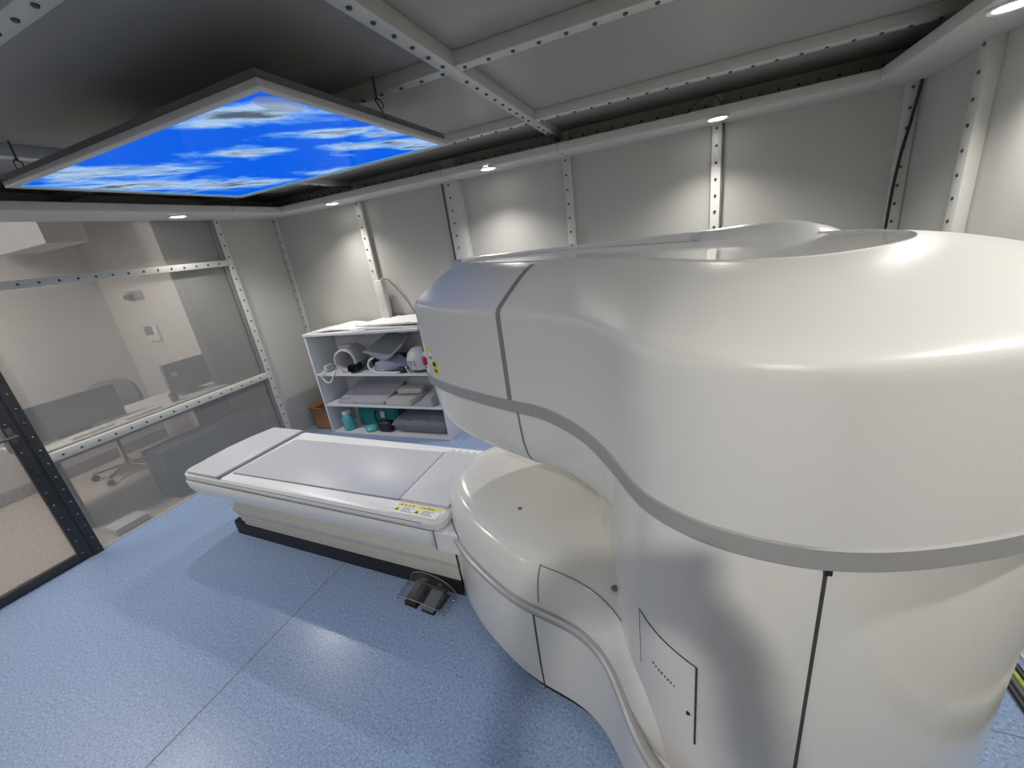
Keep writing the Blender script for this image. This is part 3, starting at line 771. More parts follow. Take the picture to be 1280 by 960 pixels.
# caution label on the table (runs along the table edge)
lb = link('caution_label', add_box(NB(), 1.80, 2.07, -0.310, -0.236, 0.554, 0.5548), 'paper', TB, smooth=False)
link('yellow_strip', box(1.805, 2.065, -0.258, -0.240, 0.5547, 0.5554), 'yellow', lb, smooth=False)
for u in (1.825, 1.945):
    wt = link('warning_triangle', add_prism(NB(), [(u-0.022, -0.296), (u+0.022, -0.296), (u, -0.263)], 0.5547, 0.5554), 'yellow', lb, smooth=False)
    link('lettering', add_prism(NB(), [(u-0.012, -0.292), (u+0.012, -0.292), (u, -0.275)], 0.5554, 0.5558), 'black', lb, smooth=False)
    for k in range(4):
        link('lettering', add_box(NB(), u+0.028, u+0.075+0.02*((k*7+int(u*100)) % 3)/2, -0.270-0.009*k, -0.2665-0.009*k, 0.5547, 0.5552), 'seamg', lb, smooth=False)
for k in range(4): link('lettering', add_box(NB(), 1.825+0.024*k, 1.835+0.024*k, -0.253, -0.245, 0.5554, 0.5558), 'seam', lb, smooth=False)
text_mesh('lettering', 'CAUTION', 0.018, 'black', lb, Matrix.Translation((1.945, -0.2555, 0.5556)))
lb = link('back_label', box(1.75, 2.04, 0.276, 0.304, 0.5535, 0.5548), 'paper', TB, smooth=False)
for k in range(5): link('lettering', box(1.79+0.05*k, 1.815+0.05*k, 0.286, 0.291, 0.5548, 0.5552), 'seam', lb, smooth=False)
link('yellow_mark', box(1.995, 2.03, 0.282, 0.298, 0.5548, 0.5553), 'yellow', lb, smooth=False)

# ------------------------------------------------------------------ foot pedal
FP = thing('foot_pedal', 'twin foot pedal under a clear acrylic hood on the floor before the table plinth', 'foot pedal', (-1.232, 1.284, 0), TR-0.06); FP.scale = (0.84, 0.9, 0.86)
link('base_plate', box(-0.13, 0.13, -0.03, 0.07, 0.0, 0.012, bev=0.003), 'black', FP)
for k, (u, m_) in enumerate(((-0.067, 'black'), (0.07, 'mgrey'))):
    b = NB(); add_loft(b, [[(u-0.047, -0.075, 0.0), (u+0.047, -0.075, 0.0), (u+0.047, 0.04, 0.0), (u-0.047, 0.04, 0.0)],
                           [(u-0.047, -0.075, 0.012), (u+0.047, -0.075, 0.012), (u+0.047, 0.04, 0.012), (u-0.047, 0.04, 0.012)]])
    link('pedal_base', b, 'black', FP, smooth=False)
    b = NB(); add_loft(b, [[(u-0.043, -0.072, 0.014), (u+0.043, -0.072, 0.014), (u+0.043, 0.04, 0.014), (u-0.043, 0.04, 0.014)],
                           [(u-0.043, -0.072, 0.028), (u+0.043, -0.072, 0.028), (u+0.043, 0.04, 0.062), (u-0.043, 0.04, 0.062)]])
    link('pedal', b, m_, FP, smooth=False)
    text_mesh('lettering', ('OUT', 'IN')[k], 0.022, 'silver', FP, Matrix.Translation((u-0.022, 0.066, 0.062)) @ Matrix.Rotation(0.35, 4, 'X'))
link('pedal_bar', add_tube(NB(), [(-0.12, 0.058, 0.05), (0.12, 0.058, 0.05)], 0.014, 10), 'black', FP)
hood = NB()
def arch(w, h, y): return [(w*math.cos(PI*k/20), y - 0.02*math.sin(PI*k/20), h*math.sin(PI*k/20)**0.75 + 0.001) for k in range(21)]
add_loft(hood, [arch(0.190, 0.075, -0.06), arch(0.190, 0.115, 0.0), arch(0.185, 0.150, 0.075), arch(0.181, 0.146, 0.075), arch(0.186, 0.111, 0.0), arch(0.186, 0.071, -0.06), arch(0.190, 0.075, -0.06)], False, False, closed=False)
HD = link('acrylic_hood', hood, 'acryl', FP)
link('hood_rim', add_tube(NB(), arch(0.189, 0.074, -0.06), 0.0022, 6), 'silver', HD)
link('hood_rim', add_tube(NB(), arch(0.184, 0.149, 0.075), 0.0022, 6), 'silver', HD)
for sx in (-1, 1):
    for yy in (-0.03, 0.04): link('hood_screw', add_cyl(NB(), (sx*0.188, yy, 0.022), 0.007, 0.012, 12, 'X'), 'chrome', HD)

# ------------------------------------------------------------------ ceiling sky panel
CP = thing('ceiling_sky_panel', 'suspended light panel showing a backlit blue sky with clouds', 'light panel', (-1.82, 1.51, 2.20))
hx, hy = 0.765, 0.525
fr = NB()
for a in ((-hx, hx, -hy, -hy+0.03), (-hx, hx, hy-0.03, hy), (-hx, -hx+0.03, -hy+0.03, hy-0.03), (hx-0.03, hx, -hy+0.03, hy-0.03)):
    add_box(fr, *a, 0.0, 0.022, bev=0.003)
link('frame', fr, 'frame', CP)
link('picture', box(-hx+0.028, hx-0.028, -hy+0.028, hy-0.028, 0.006, 0.012), 'sky', CP, smooth=False)
link('housing', box(-hx+0.012, hx-0.012, -hy+0.012, hy-0.012, 0.0222, 0.05, bev=0.003), 'mgrey', CP)
for x0, y0, dx, dy in ((-0.76, -0.455, -0.13, 0.06), (0.752, 0.05, -0.09, 0.10), (-0.76, 0.45, -0.13, 0.06)):
    ch = NB()
    def hp(t, o, z): return (x0+dx*t-dy*o, y0+dy*t+dx*o, z)
    add_tube(ch, curve_pts([hp(-0.12, 0, 0.030), hp(0, 0, 0.040), hp(0.25, 0.04, 0.075), hp(0.75, 0.09, 0.125), hp(0.95, 0.02, 0.138), hp(0.85, -0.08, 0.125), hp(0.35, -0.07, 0.085), hp(0.25, -0.03, 0.078)], 5), 0.003, 6)
    add_tube(ch, [hp(0.93, 0, 0.134), hp(0.98, 0, 0.16), hp(0.98, 0, 0.215)], 0.004, 6)
    link('hanger', ch, 'bolt', CP)
st = NB(); pts = []
for k in range(25):
    a = 2*PI*k/24; pts.append((0.70 - 0.02 + 0.05*math.cos(a)*1.0, -0.385 + 0.085*math.sin(a)))
add_prism(st, pts[:-1], 0.003, 0.0055); link('sticker', st, 'sticker', CP, label='clear oval sticker')

# ------------------------------------------------------------------ things on the back wall
sb = NB(); add_box(sb, -2.745, -2.655, YB-0.105, YB-0.041, 1.13, 1.53, bev=0.004)
wt = link('conduit_box', sb, 'frame'); tag(wt, 'white upright conduit box fixed on the wall stud behind the shelf', 'conduit box')
c = link('sensor_cable', add_tube(NB(), curve_pts([(-2.70, YB-0.07, 1.53), (-2.68, YB-0.075, 1.545), (-2.61, YB-0.05, 1.52), (-2.53, YB-0.02, 1.40), (-2.46, YB-0.012, 1.28), (-2.40, YB-0.01, 1.16)], 6), 0.0055, 6), 'seamg')
tag(c, 'grey cable leaving the top of the white conduit box and drooping right', 'cable')
c = link('wall_cable', add_tube(NB(), curve_pts([(-1.87, YB-0.01, ZS), (-1.868, YB-0.012, 1.9), (-1.862, YB-0.010, 1.6), (-1.868, YB-0.01, 1.2), (-1.868, YB-0.01, 0.6)], 6), 0.006, 6), 'green')
tag(c, 'thin dark green cable running straight down the back wall beside the wide stud', 'cable')
c = link('corner_cable', add_tube(NB(), curve_pts([(1.238-0.02, YB-0.06, ZS), (1.20, YB-0.055, 2.05), (1.178, YB-0.05, 1.85), (1.165, YB-0.05, 1.5), (1.16, YB-0.05, 0.4), (1.16, YB-0.05, 0.0)], 6), 0.008, 8), 'black')
tag(c, 'black cable slanting down the stud in the right rear corner', 'cable')
c = link('stud_cable', add_tube(NB(), curve_pts([(0.258, YB-0.045, ZS), (0.258, YB-0.045, 1.9), (0.256, YB-0.045, 1.2)], 5), 0.005, 6), 'seam')
tag(c, 'dark cable beside the lit wall stud under the right downlight', 'cable')
c = link('light_wire', add_tube(NB(), curve_pts([(0.03, SB+0.03, ZS+0.052), (0.10, SB+0.012, ZS+0.10), (0.18, SB+0.012, ZS+0.11), (0.23, SB+0.03, ZS+0.052)], 6), 0.004, 6), 'black')
tag(c, 'small black wire loop above the soffit over the right rear downlight', 'wire')
# cables along the right wall base
for k, (dx, m_, lab) in enumerate(((0.0, 'black', 'outermost black cable lying along the foot of the right wall'), (0.024, 'dgrey', 'dark grey cable lying second from the scanner along the right wall'),
                                 (0.046, 'ygreen', 'yellow-green earth cable lying along the foot of the right wall'), (0.068, 'black', 'black cable lying closest to the right wall skirting'))):
    pts = [(1.075+dx, 0.2, 0.013), (1.08+dx, 0.9, 0.013), (1.085+dx*0.9, 1.35, 0.013), (1.085+dx*0.8, 1.6, 0.013+0.004*k), (1.07+dx*0.8, 2.0, 0.013), (1.06+dx, 2.6, 0.013)]
    c = link('floor_cable', add_tube(NB(), curve_pts(pts, 6), 0.011 if m_ != 'ygreen' else 0.008, 8), m_)
    tag(c, lab, 'cable')

# ------------------------------------------------------------------ shelf unit and its contents
X0, X1, Y0, Y1 = -3.52, -2.02, 2.95, 3.325
SH = thing('shelf_unit', 'low white open shelf unit with three tiers against the back wall', 'shelf', ((X0+X1)/2, (Y0+Y1)/2, 0))
T = 0.022
link('side_panel', box(X0, X0+T, Y0, Y1, 0, 1.085, bev=0.001), 'shelf', SH, world=True)
link('side_panel', box(X1-T, X1, Y0, Y1, 0, 1.085, bev=0.001), 'shelf', SH, world=True)
link('top_board', box(X0-0.005, X1+0.005, Y0-0.01, Y1, 1.085, 1.11, bev=0.001), 'shelf', SH, world=True)
SZ = [0.026, 0.345, 0.685]
for z in SZ: link('shelf_board', box(X0+T, X1-T, Y0+0.005, Y1-0.01, z-T, z), 'shelf', SH, world=True)
link('back_board', box(X0+T, X1-T, Y1-0.01, Y1-0.002, 0, 1.085), 'shelf', SH, world=True)
link('toe_board', box(X0+T, X1-T, Y0+0.02, Y0+0.035, 0, SZ[0]-T), 'shelf', SH, world=True)

def sheetpad(name, quad, th, lift, m, ribs=0, seed=0, parent=None, sag=0.0):
    """a thin soft sheet: quad corners (x,y) a-b-c-d, with a lifted ripple; ribs are welts across it"""
    rnd = random.Random(seed); a, b_, c_, d_ = [Vector((*p, 0)) for p in quad]; n, m2 = 24, 10
    bm = NB(); T_, B_ = [], []
    for i in range(n+1):
        t = i/n; rT, rB = [], []
        for j in range(m2+1):
            s = j/m2; p = a.lerp(b_, t).lerp(d_.lerp(c_, t), s)
            z = lift(t, s)
            rb = 0.008*max(0, math.cos(2*PI*ribs*t))**6 if ribs else 0
            rT.append(bm.verts.new((p.x, p.y, z+th+rb))); rB.append(bm.verts.new((p.x, p.y, z)))
        T_.append(rT); B_.append(rB)
    for i in range(n):
        for j in range(m2):
            bm.faces.new((T_[i][j], T_[i+1][j], T_[i+1][j+1], T_[i][j+1])); bm.faces.new((B_[i][j+1], B_[i+1][j+1], B_[i+1][j], B_[i][j]))
    for i in range(n):
        bm.faces.new((B_[i][0], B_[i+1][0], T_[i+1][0], T_[i][0])); bm.faces.new((T_[i][m2], T_[i+1][m2], B_[i+1][m2], B_[i][m2]))
    for j in range(m2):
        bm.faces.new((T_[0][j], T_[0][j+1], B_[0][j+1], B_[0][j])); bm.faces.new((B_[n][j], B_[n][j+1], T_[n][j+1], T_[n][j]))
    return link(name, bm, m, parent)
o = sheetpad('flexible_pad', [(-3.44, 2.975), (-2.86, 3.0), (-2.84, 3.29), (-3.40, 3.27)], 0.014, lambda t, s: 1.111 + 0.03*math.sin(PI*min(1, t*1.0))**2*(0.5+0.5*s), 'wpad', 0, 1)
tag(o, 'plain white flexible pad bowed up on the left of the shelf top', 'pad')
o = sheetpad('flexible_pad', [(-2.82, 2.965), (-2.10, 2.965), (-2.12, 3.28), (-2.74, 3.28)], 0.016, lambda t, s: 1.111 + 0.012*(1-t), 'wpad', 0, 2)
tag(o, 'white flexible pad lying lowest on the right of the shelf top', 'pad')
o = sheetpad('flexible_pad', [(-2.86, 3.0), (-2.07, 2.97), (-2.09, 3.30), (-2.70, 3.31)], 0.014, lambda t, s: 1.142 + 0.02*t*(0.3+0.7*s) + 0.008*s, 'wpad', 5, 3)
tag(o, 'white ribbed flexible pad on top of the right stack on the shelf', 'pad')
o = link('white_strap', add_tube(NB(), curve_pts([(-2.95, 2.99, 1.15), (-2.90, 2.965, 1.125), (-2.84, 2.955, 1.118), (-2.72, 2.955, 1.118)], 6), 0.006, 8), 'wpad')
tag(o, 'short white cable hanging between the two white pads on the shelf top', 'cable')

z1 = SZ[2]
# knee coil: open tube lying down
kc = thing('tube_coil', 'hollow white tube shaped coil lying on the top tier', 'medical coil', (-3.13, 3.12, z1), 0.18)
b = NB(); rr = []
n = 28
def ring(r, y, fl): return [(r*math.cos(2*PI*k/n), y, 0.125 + r*math.sin(2*PI*k/n)*(0.98 if math.sin(2*PI*k/n) > 0 else fl)) for k in range(n)]
add_loft(b, [ring(0.118, -0.135, .95), ring(0.124, -0.128, .98), ring(0.124, 0.12, .98), ring(0.10, 0.125, .95), ring(0.10, -0.128, .95), ring(0.106, -0.137, .95), ring(0.118, -0.135, .95)], False, False)
link('shell', b, 'coil', kc)
b = NB(); add_box(b, -0.07, 0.07, -0.06, 0.12, 0.0, 0.03, bev=0.006); link('foot', b, 'coil', kc)
b = NB(); add_box(b, -0.09, 0.05, -0.05, 0.08, 0.236, 0.262, bev=0.006); link('lid', b, 'coil', kc)
o = link('white_cable', add_tube(NB(), curve_pts([(-3.40, 3.06, z1+0.03), (-3.40, 2.97, z1+0.03), (-3.41, 2.93, z1+0.0), (-3.39, 2.928, z1-0.05), (-3.34, 2.926, z1-0.085), (-3.28, 2.926, z1-0.06), (-3.255, 2.935, z1-0.01), (-3.27, 2.98, z1+0.012), (-3.29, 3.0, z1+0.02)], 6), 0.007, 8), 'white')
tag(o, 'white cable looping down over the front edge of the top tier', 'cable')
o = link('cable_plug', box(-3.43, -3.385, 3.0, 3.10, z1, z1+0.07, bev=0.006), 'coil'); tag(o, 'small white plug standing by the left side panel of the top tier', 'plug')
# black rolled strap
br = thing('rolled_strap', 'black strap rolled up beside the white tube coil', 'strap', (-3.02, 2.99, z1))
b = NB(); sp = []
for k in range(60):
    a = k/59*2*PI*2.6; r = 0.012 + 0.034*k/59; sp.append((r*math.cos(a), r*math.sin(a)))
A0 = [(x, -0.03, 0.048+z) for x, z in sp]; A1 = [(x, 0.09, 0.048+z) for x, z in sp]
add_loft(b, [A0, A1, [(x*1.1, 0.09, 0.048+(z)*1.09) for x, z in sp], [(x*1.1, -0.03, 0.048+z*1.09) for x, z in sp], A0], False, False, closed=False)
link('coil_roll', b, 'black', br)
o = link('black_filler', xform(add_box(NB(), -0.22, 0.22, -0.06, 0.06, 0, 0.125, bev=0.03, seg=3), Matrix.Translation((-2.72, 3.22, z1))), 'black')  # black shape widened to make the back of the tier dark
tag(o, 'wide black filler shape darkening the back of the top tier under the coil sheet', 'pouch')
# large bent body coil sheet
o = sheetpad('body_coil', [(-2.90, 3.05), (-2.39, 3.02), (-2.37, 3.28), (-2.72, 3.30)], 0.016, lambda t, s: z1 + 0.14 + 0.05*math.cos(t*5.5+0.3)*(1-s*0.4) + 0.16*s + 0.07*t*t, 'gcoil', 0, 5)
tag(o, 'wide grey bent coil sheet draped above the blue-grey wedge', 'medical coil')
o = link('coil_lead', add_tube(NB(), curve_pts([(-2.74, 3.0, z1+0.15), (-2.80, 2.99, z1+0.12), (-2.80, 2.97, z1+0.06), (-2.72, 2.965, z1+0.012), (-2.60, 2.962, z1+0.010), (-2.45, 2.965, z1+0.014), (-2.38, 3.0, z1+0.05)], 7), 0.009, 8), 'white')
tag(o, 'white lead curving in front of the blue-grey wedge', 'cable')
b = NB(); add_loft(b, [[(-2.77, 2.99, z1+0.016), (-2.64, 2.965, z1+0.016), (-2.62, 2.985, z1+0.04), (-2.74, 3.005, z1+0.10)], [(-2.56, 3.12, z1+0.016), (-2.42, 3.09, z1+0.016), (-2.41, 3.11, z1+0.07), (-2.53, 3.13, z1+0.15)]])
o = link('wedge_cushion', b, 'bpad', smooth=False); tag(o, 'blue-grey wedge cushion lying under the bent coil sheet', 'cushion')
# round head coil
hc = thing('head_coil', 'round white ribbed head coil at the right end of the top tier', 'medical coil', (-2.24, 3.06, z1+0.012))
b = NB(); add_lathe(b, [(0.06, 0.0), (0.11, 0.02), (0.135, 0.07), (0.135, 0.12), (0.115, 0.17), (0.08, 0.205), (0.03, 0.222), (0.004, 0.224)], (0, 0, 0), 28)
link('shell', b, 'coil', hc)
for k in range(4):
    a0 = -2.3 + 0.28*k
    link('vent_slot', add_tube(NB(), [(0.137*math.cos(a0)*(1-0.02*q), 0.137*math.sin(a0), 0.07+0.05*q/3) for q in range(4)], 0.004, 6), 'mgrey', hc)
b = NB(); add_cyl(b, (0.0, 0.0, -0.006), 0.1, 0.012, 24); link('foot_ring', b, 'mgrey', hc)
o = link('black_clamp', xform(add_box(NB(), -0.05, 0.05, -0.035, 0.035, 0, 0.05, bev=0.016, seg=3), Matrix.Translation((-2.43, 2.995, z1))), 'black')
tag(o, 'small black clip pouch before the round head coil', 'pouch')
o = link('white_tag', add_loft(NB(), [[(-2.34, 2.958, z1+0.0), (-2.325, 2.958, z1), (-2.325, 2.962, z1), (-2.34, 2.962, z1)], [(-2.352, 2.948, z1+0.05), (-2.345, 2.948, z1+0.055), (-2.345, 2.952, z1+0.055), (-2.352, 2.952, z1+0.05)]]), 'paper', smooth=False)
tag(o, 'tiny white paper tag at the front edge of the top tier', 'tag')

# middle tier
z2 = SZ[1]
b = NB(); add_loft(b, [[(-3.36, 2.98, z2), (-2.74, 2.97, z2), (-2.74, 3.20, z2), (-3.34, 3.20, z2)], [(-3.36, 2.98, z2+0.02), (-2.74, 2.97, z2+0.02), (-2.62, 3.27, z2+0.17), (-3.26, 3.27, z2+0.17)]])
bmesh.ops.bevel(b, geom=list(b.edges), offset=0.008, segments=2, affect='EDGES')
o = link('foam_wedge', b, 'gpad'); tag(o, 'large grey foam wedge at the left of the middle tier', 'foam wedge')
b = NB(); add_loft(b, [[(-2.71, 2.965, z2), (-2.41, 2.96, z2), (-2.33, 3.22, z2), (-2.66, 3.24, z2)], [(-2.71, 2.965, z2+0.06), (-2.41, 2.96, z2+0.06), (-2.33, 3.22, z2+0.07), (-2.66, 3.24, z2+0.07)]])
bmesh.ops.bevel(b, geom=list(b.edges), offset=0.01, segments=2, affect='EDGES')
o = link('foam_block', b, 'cpad'); tag(o, 'flat cream foam block in the centre of the middle tier', 'foam block')
b = NB(); add_loft(b, [[(-2.40, 2.975, z2), (-2.15, 2.955, z2), (-2.10, 3.20, z2), (-2.31, 3.22, z2)], [(-2.29, 2.985, z2+0.055), (-2.17, 2.965, z2+0.08), (-2.12, 3.20, z2+0.17), (-2.26, 3.21, z2+0.12)]])
bmesh.ops.bevel(b, geom=list(b.edges), offset=0.006, segments=2, affect='EDGES')
o = link('foam_wedge', b, 'gpad'); tag(o, 'pale wedge with a sloped top leaning right of the cream foam block', 'foam wedge')
b = NB(); add_box(b, -0.14, 0.14, -0.07, 0.07, 0, 0.06, bev=0.02, seg=3)
o = link('small_pad', xform(b, Matrix.Translation((-2.50, 3.16, z2+0.072)) @ Matrix.Rotation(0.1, 4, 'Z')), 'cpad'); tag(o, 'small rounded pad stacked on the cream foam block', 'pad')
for k in range(3):
    b = NB(); add_box(b, -0.03, 0.035, -0.09, 0.09, 0, 0.05, bev=0.015, seg=3)
    o = link('rolled_towel', xform(b, Matrix.Translation((-2.085, 3.1, z2+0.052*k))), 'wpad')
    tag(o, ('white folded cloth at the bottom of the pile by the right side panel', 'white folded cloth in the middle of the pile by the right side panel', 'white folded cloth topmost of the pile by the right side panel')[k], 'cloth', 'folded cloths on the middle tier')

# bottom tier
z3 = SZ[0]
bt = thing('water_bottle', 'pale teal plastic bottle at the left of the bottom tier', 'bottle', (-3.32, 3.02, z3))
b = NB(); add_lathe(b, [(0.045, 0), (0.06, 0.008), (0.062, 0.04), (0.059, 0.08), (0.062, 0.12), (0.058, 0.150), (0.043, 0.172), (0.043, 0.177)]); link('body', b, 'tealb', bt)
b = NB(); add_lathe(b, [(0.044, 0.176), (0.046, 0.182), (0.046, 0.208), (0.040, 0.214)]); link('cap', b, 'coil', bt)
tg = thing('teal_bag', 'dark teal fabric box bag behind the bottle on the bottom tier', 'bag', (-3.02, 3.2, z3))
b = NB(); add_loft(b, [[(-0.26, -0.08, 0), (0.28, -0.09, 0), (0.28, 0.1, 0), (-0.26, 0.1, 0)], [(-0.26, -0.06, 0.235), (0.26, -0.06, 0.225), (0.26, 0.1, 0.225), (-0.26, 0.1, 0.235)]])
bmesh.ops.bevel(b, geom=list(b.edges), offset=0.02, segments=3, affect='EDGES'); link('body', b, 'teal', tg)
link('strap', add_tube(NB(), curve_pts([(0.02, -0.085, 0.19), (0.0, -0.10, 0.13), (0.03, -0.11, 0.07), (0.06, -0.105, 0.02)], 6), 0.009, 6), 'black', tg)
link('care_tag', box(0.08, 0.13, -0.094, -0.080, 0.11, 0.18), 'coil', tg)
b = NB(); add_lathe(b, [(0.07, 0), (0.075, 0.03), (0.06, 0.05), (0.02, 0.06), (0.003, 0.061)])
o = link('lidded_bowl', xform(b, Matrix.Translation((-3.02, 3.03, z3))), 'tealb'); tag(o, 'pale teal domed lid lying in front of the teal bag', 'lid')
o = link('strap_bundle', xform(add_box(NB(), -0.08, 0.08, -0.05, 0.05, 0, 0.12, bev=0.03, seg=3), Matrix.Translation((-2.83, 3.03, z3))), 'black'); tag(o, 'bundled black strap standing between teal bag and grey pillow', 'strap')
pl = NB(); n, m2 = 30, 14; px0, px1 = -2.72, -2.07
T_, B_ = [], []
for i in range(n+1):
    rT, rB = [], []
    for j in range(m2+1):
        u, v = i/n*2-1, j/m2*2-1
        e = max(0, (1-u**8)*(1-v**6)); hgt = e**0.5
        rip = 0.012*math.sin(13*u+3*v+2*math.sin(5*u))*math.exp(-((v+0.85)**2)*4)
        x = px0+(px1-px0)*i/n; y = 2.985+0.29*j/m2
        zt = z3+0.075 + 0.02 + hgt*(0.055+0.085*(0.5+0.5*v)*(0.65+0.35*u)) + rip*hgt
        rT.append(pl.verts.new((x, y, zt))); rB.append(pl.verts.new((x, y, z3+0.09-0.088*hgt)))
    T_.append(rT); B_.append(rB)
for i in range(n):
    for j in range(m2):
        pl.faces.new((T_[i][j], T_[i+1][j], T_[i+1][j+1], T_[i][j+1])); pl.faces.new((B_[i][j+1], B_[i+1][j+1], B_[i+1][j], B_[i][j]))
    pl.faces.new((B_[i][0], B_[i+1][0], T_[i+1][0], T_[i][0])); pl.faces.new((T_[i][m2], T_[i+1][m2], B_[i+1][m2], B_[i][m2]))
for j in range(m2):
    pl.faces.new((T_[0][j], T_[0][j+1], B_[0][j+1], B_[0][j])); pl.faces.new((B_[n][j], B_[n][j+1], T_[n][j+1], T_[n][j]))
o = link('pillow', pl, 'gfab'); tag(o, 'plump dark grey fabric pillow at the right of the bottom tier', 'pillow')

cb = thing('cardboard_box', 'open brown cardboard box on the floor between shelf unit and window wall', 'box', (-3.71, 3.17, 0))
b = NB(); w_, d2, h_ = 0.13, 0.14, 0.24
for a in ((-w_, w_, -d2, -d2+0.005), (-w_, w_, d2-0.005, d2), (-w_, -w_+0.005, -d2, d2), (w_-0.005, w_, -d2, d2)): add_box(b, *a, 0, h_)
add_box(b, -w_, w_, -d2, d2, 0, 0.005); link('body', b, 'card', cb, smooth=False)
b = NB(); add_loft(b, [[(-w_, -d2, h_), (w_, -d2, h_), (w_, -d2+0.005, h_), (-w_, -d2+0.005, h_)], [(-w_-0.01, -d2-0.04, h_+0.035), (w_-0.02, -d2-0.05, h_+0.03), (w_-0.02, -d2-0.045, h_+0.033), (-w_-0.01, -d2-0.035, h_+0.038)]])
add_loft(b, [[(-w_, -d2, h_), (-w_+0.005, -d2, h_), (-w_+0.005, d2, h_), (-w_, d2, h_)], [(-w_-0.035, -d2+0.02, h_+0.04), (-w_-0.03, -d2+0.02, h_+0.042), (-w_-0.03, d2-0.02, h_+0.042), (-w_-0.035, d2-0.02, h_+0.04)]])
link('flap', b, 'card', cb, smooth=False)

# ------------------------------------------------------------------ control room beyond the window
CX = -5.9
struct('floor_outer', box(CX, XL-0.04, -2.2, 3.45, -0.05, -0.001), 'carpet')
struct('ceiling_outer', box(CX, XL-0.04, -2.2, 3.45, 2.75, 2.8), 'room')
struct('wall_outer_far', box(CX-0.05, CX, -2.2, 3.45, 0, 2.75), 'room')
struct('wall_outer_side', box(CX, -4.6, 2.60, 2.66, 0, 2.75), 'room')
struct('wall_outer_end', box(CX, XL-0.04, -2.25, -2.2, 0, 2.75), 'room')
struct('wall_outer_near', box(-4.66, -4.60, 2.66, 3.5, 0, 2.75), 'roomd')
struct('baseboard_outer', box(CX, CX+0.012, -2.2, 2.6, 0, 0.12), 'skirt')
# lit bulkhead at the top left; its brightness is a glow added to the face
bhd = thing('glowing_bulkhead', 'bulkhead high in the control room, its bright face an added glow', 'light', (-5.2, 1.92, 2.21))
link('housing', box(-0.60, 0.345, 0.012, 0.30, 0.0, 0.53), 'room', bhd)
link('glow_plate', box(-0.60, 0.345, 0.0, 0.012, 0.0, 0.40), 'diff', bhd)
cl = thing('ceiling_light', 'flat ceiling light of the control room outside the frame', 'light', (-5.0, 0.6, 2.75))
link('frame', box(-0.32, 0.32, -0.62, 0.62, -0.03, 0.0), 'white', cl); link('glow_plate', box(-0.30, 0.30, -0.60, 0.60, -0.034, -0.030), 'diff', cl)
L = bpy.data.lights.new('ceiling_light_lamp', 'AREA'); L.shape = 'RECTANGLE'; L.size = 0.6; L.size_y = 1.2; L.energy = 62; L.color = (1.0, 0.94, 0.89)
o = bpy.data.objects.new('ceiling_light_lamp', L); COL.objects.link(o); o.parent = cl; o.location = (0, 0, -0.04)
# thermostat and outlet on the side wall
th = thing('thermostat', 'white wall thermostat with a grey display on the control room wall', 'thermostat', (-5.26, 2.60, 1.30))
link('body', box(-0.11, 0.11, -0.03, 0, -0.085, 0.085, bev=0.004), 'white', th); link('display', box(-0.10, 0.05, -0.033, -0.025, -0.02, 0.075), 'mgrey', th)
ol = thing('wall_sensor', 'small dark sensor on a white plate above the thermostat', 'sensor', (-5.30, 2.60, 1.70))
link('plate', box(-0.13, 0.13, -0.012, 0, -0.05, 0.05, bev=0.003), 'skirt', ol); link('eye', box(-0.12, -0.02, -0.06, -0.012, -0.03, 0.02, bev=0.005), 'dgrey', ol)
# desk
dk = thing('control_desk', 'white control room desk standing behind the meshed window', 'desk', (-4.65, 1.85, 0))
link('desktop', box(-0.33, 0.33, -0.72, 0.72, 0.69, 0.715, bev=0.003), 'desk', dk)
link('leg', box(-0.30, 0.30, -0.66, -0.635, 0, 0.69), 'mgrey', dk); link('leg', box(-0.30, 0.30, 0.64, 0.665, 0, 0.69), 'mgrey', dk)
link('beam', box(-0.28, -0.26, -0.63, 0.63, 0.45, 0.66), 'desk', dk)
def monitor(label, x, y, w, h, z0, rz, m_='mgrey'):
    t = thing('monitor', label, 'monitor', (x, y, 0.715), rz)
    link('shell', box(-0.02, 0.02, -w/2, w/2, z0, z0+h, bev=0.006), m_, t)
    link('neck', box(-0.05, -0.015, -0.04, 0.04, 0.008, z0+h*0.5, bev=0.004), 'dgrey', t)
    link('foot', box(-0.12, 0.05, -0.11, 0.11, 0.0, 0.01, bev=0.003), 'dgrey', t)
    return t
monitor('wide grey monitor seen from behind at the left of the desk', -4.62, 1.45, 0.74, 0.29, 0.008, 0.03)
mt = monitor('dark monitor seen from behind at the right end of the desk', -4.58, 2.385, 0.40, 0.30, 0.03, 0.04)
link('name_plate', box(0.02, 0.022, -0.15, -0.09, 0.20, 0.24), 'desk', mt)
for k in range(2):
    o = link('keyboard', box(-4.44, -4.36, 1.34+0.36*k, 1.62+0.36*k, 0.715, 0.735, bev=0.004), 'desk' if k else 'paper')
    tag(o, ('white keyboard at the left on the control desk', 'white keyboard at the right on the control desk')[k], 'keyboard')
o = link('cup', add_lathe(NB(), [(0.03, 0), (0.036, 0.08), (0.032, 0.08), (0.028, 0.006)], (-4.42, 2.12, 0.715)), 'mgrey'); tag(o, 'small grey cup on the control desk before the right monitor', 'cup')
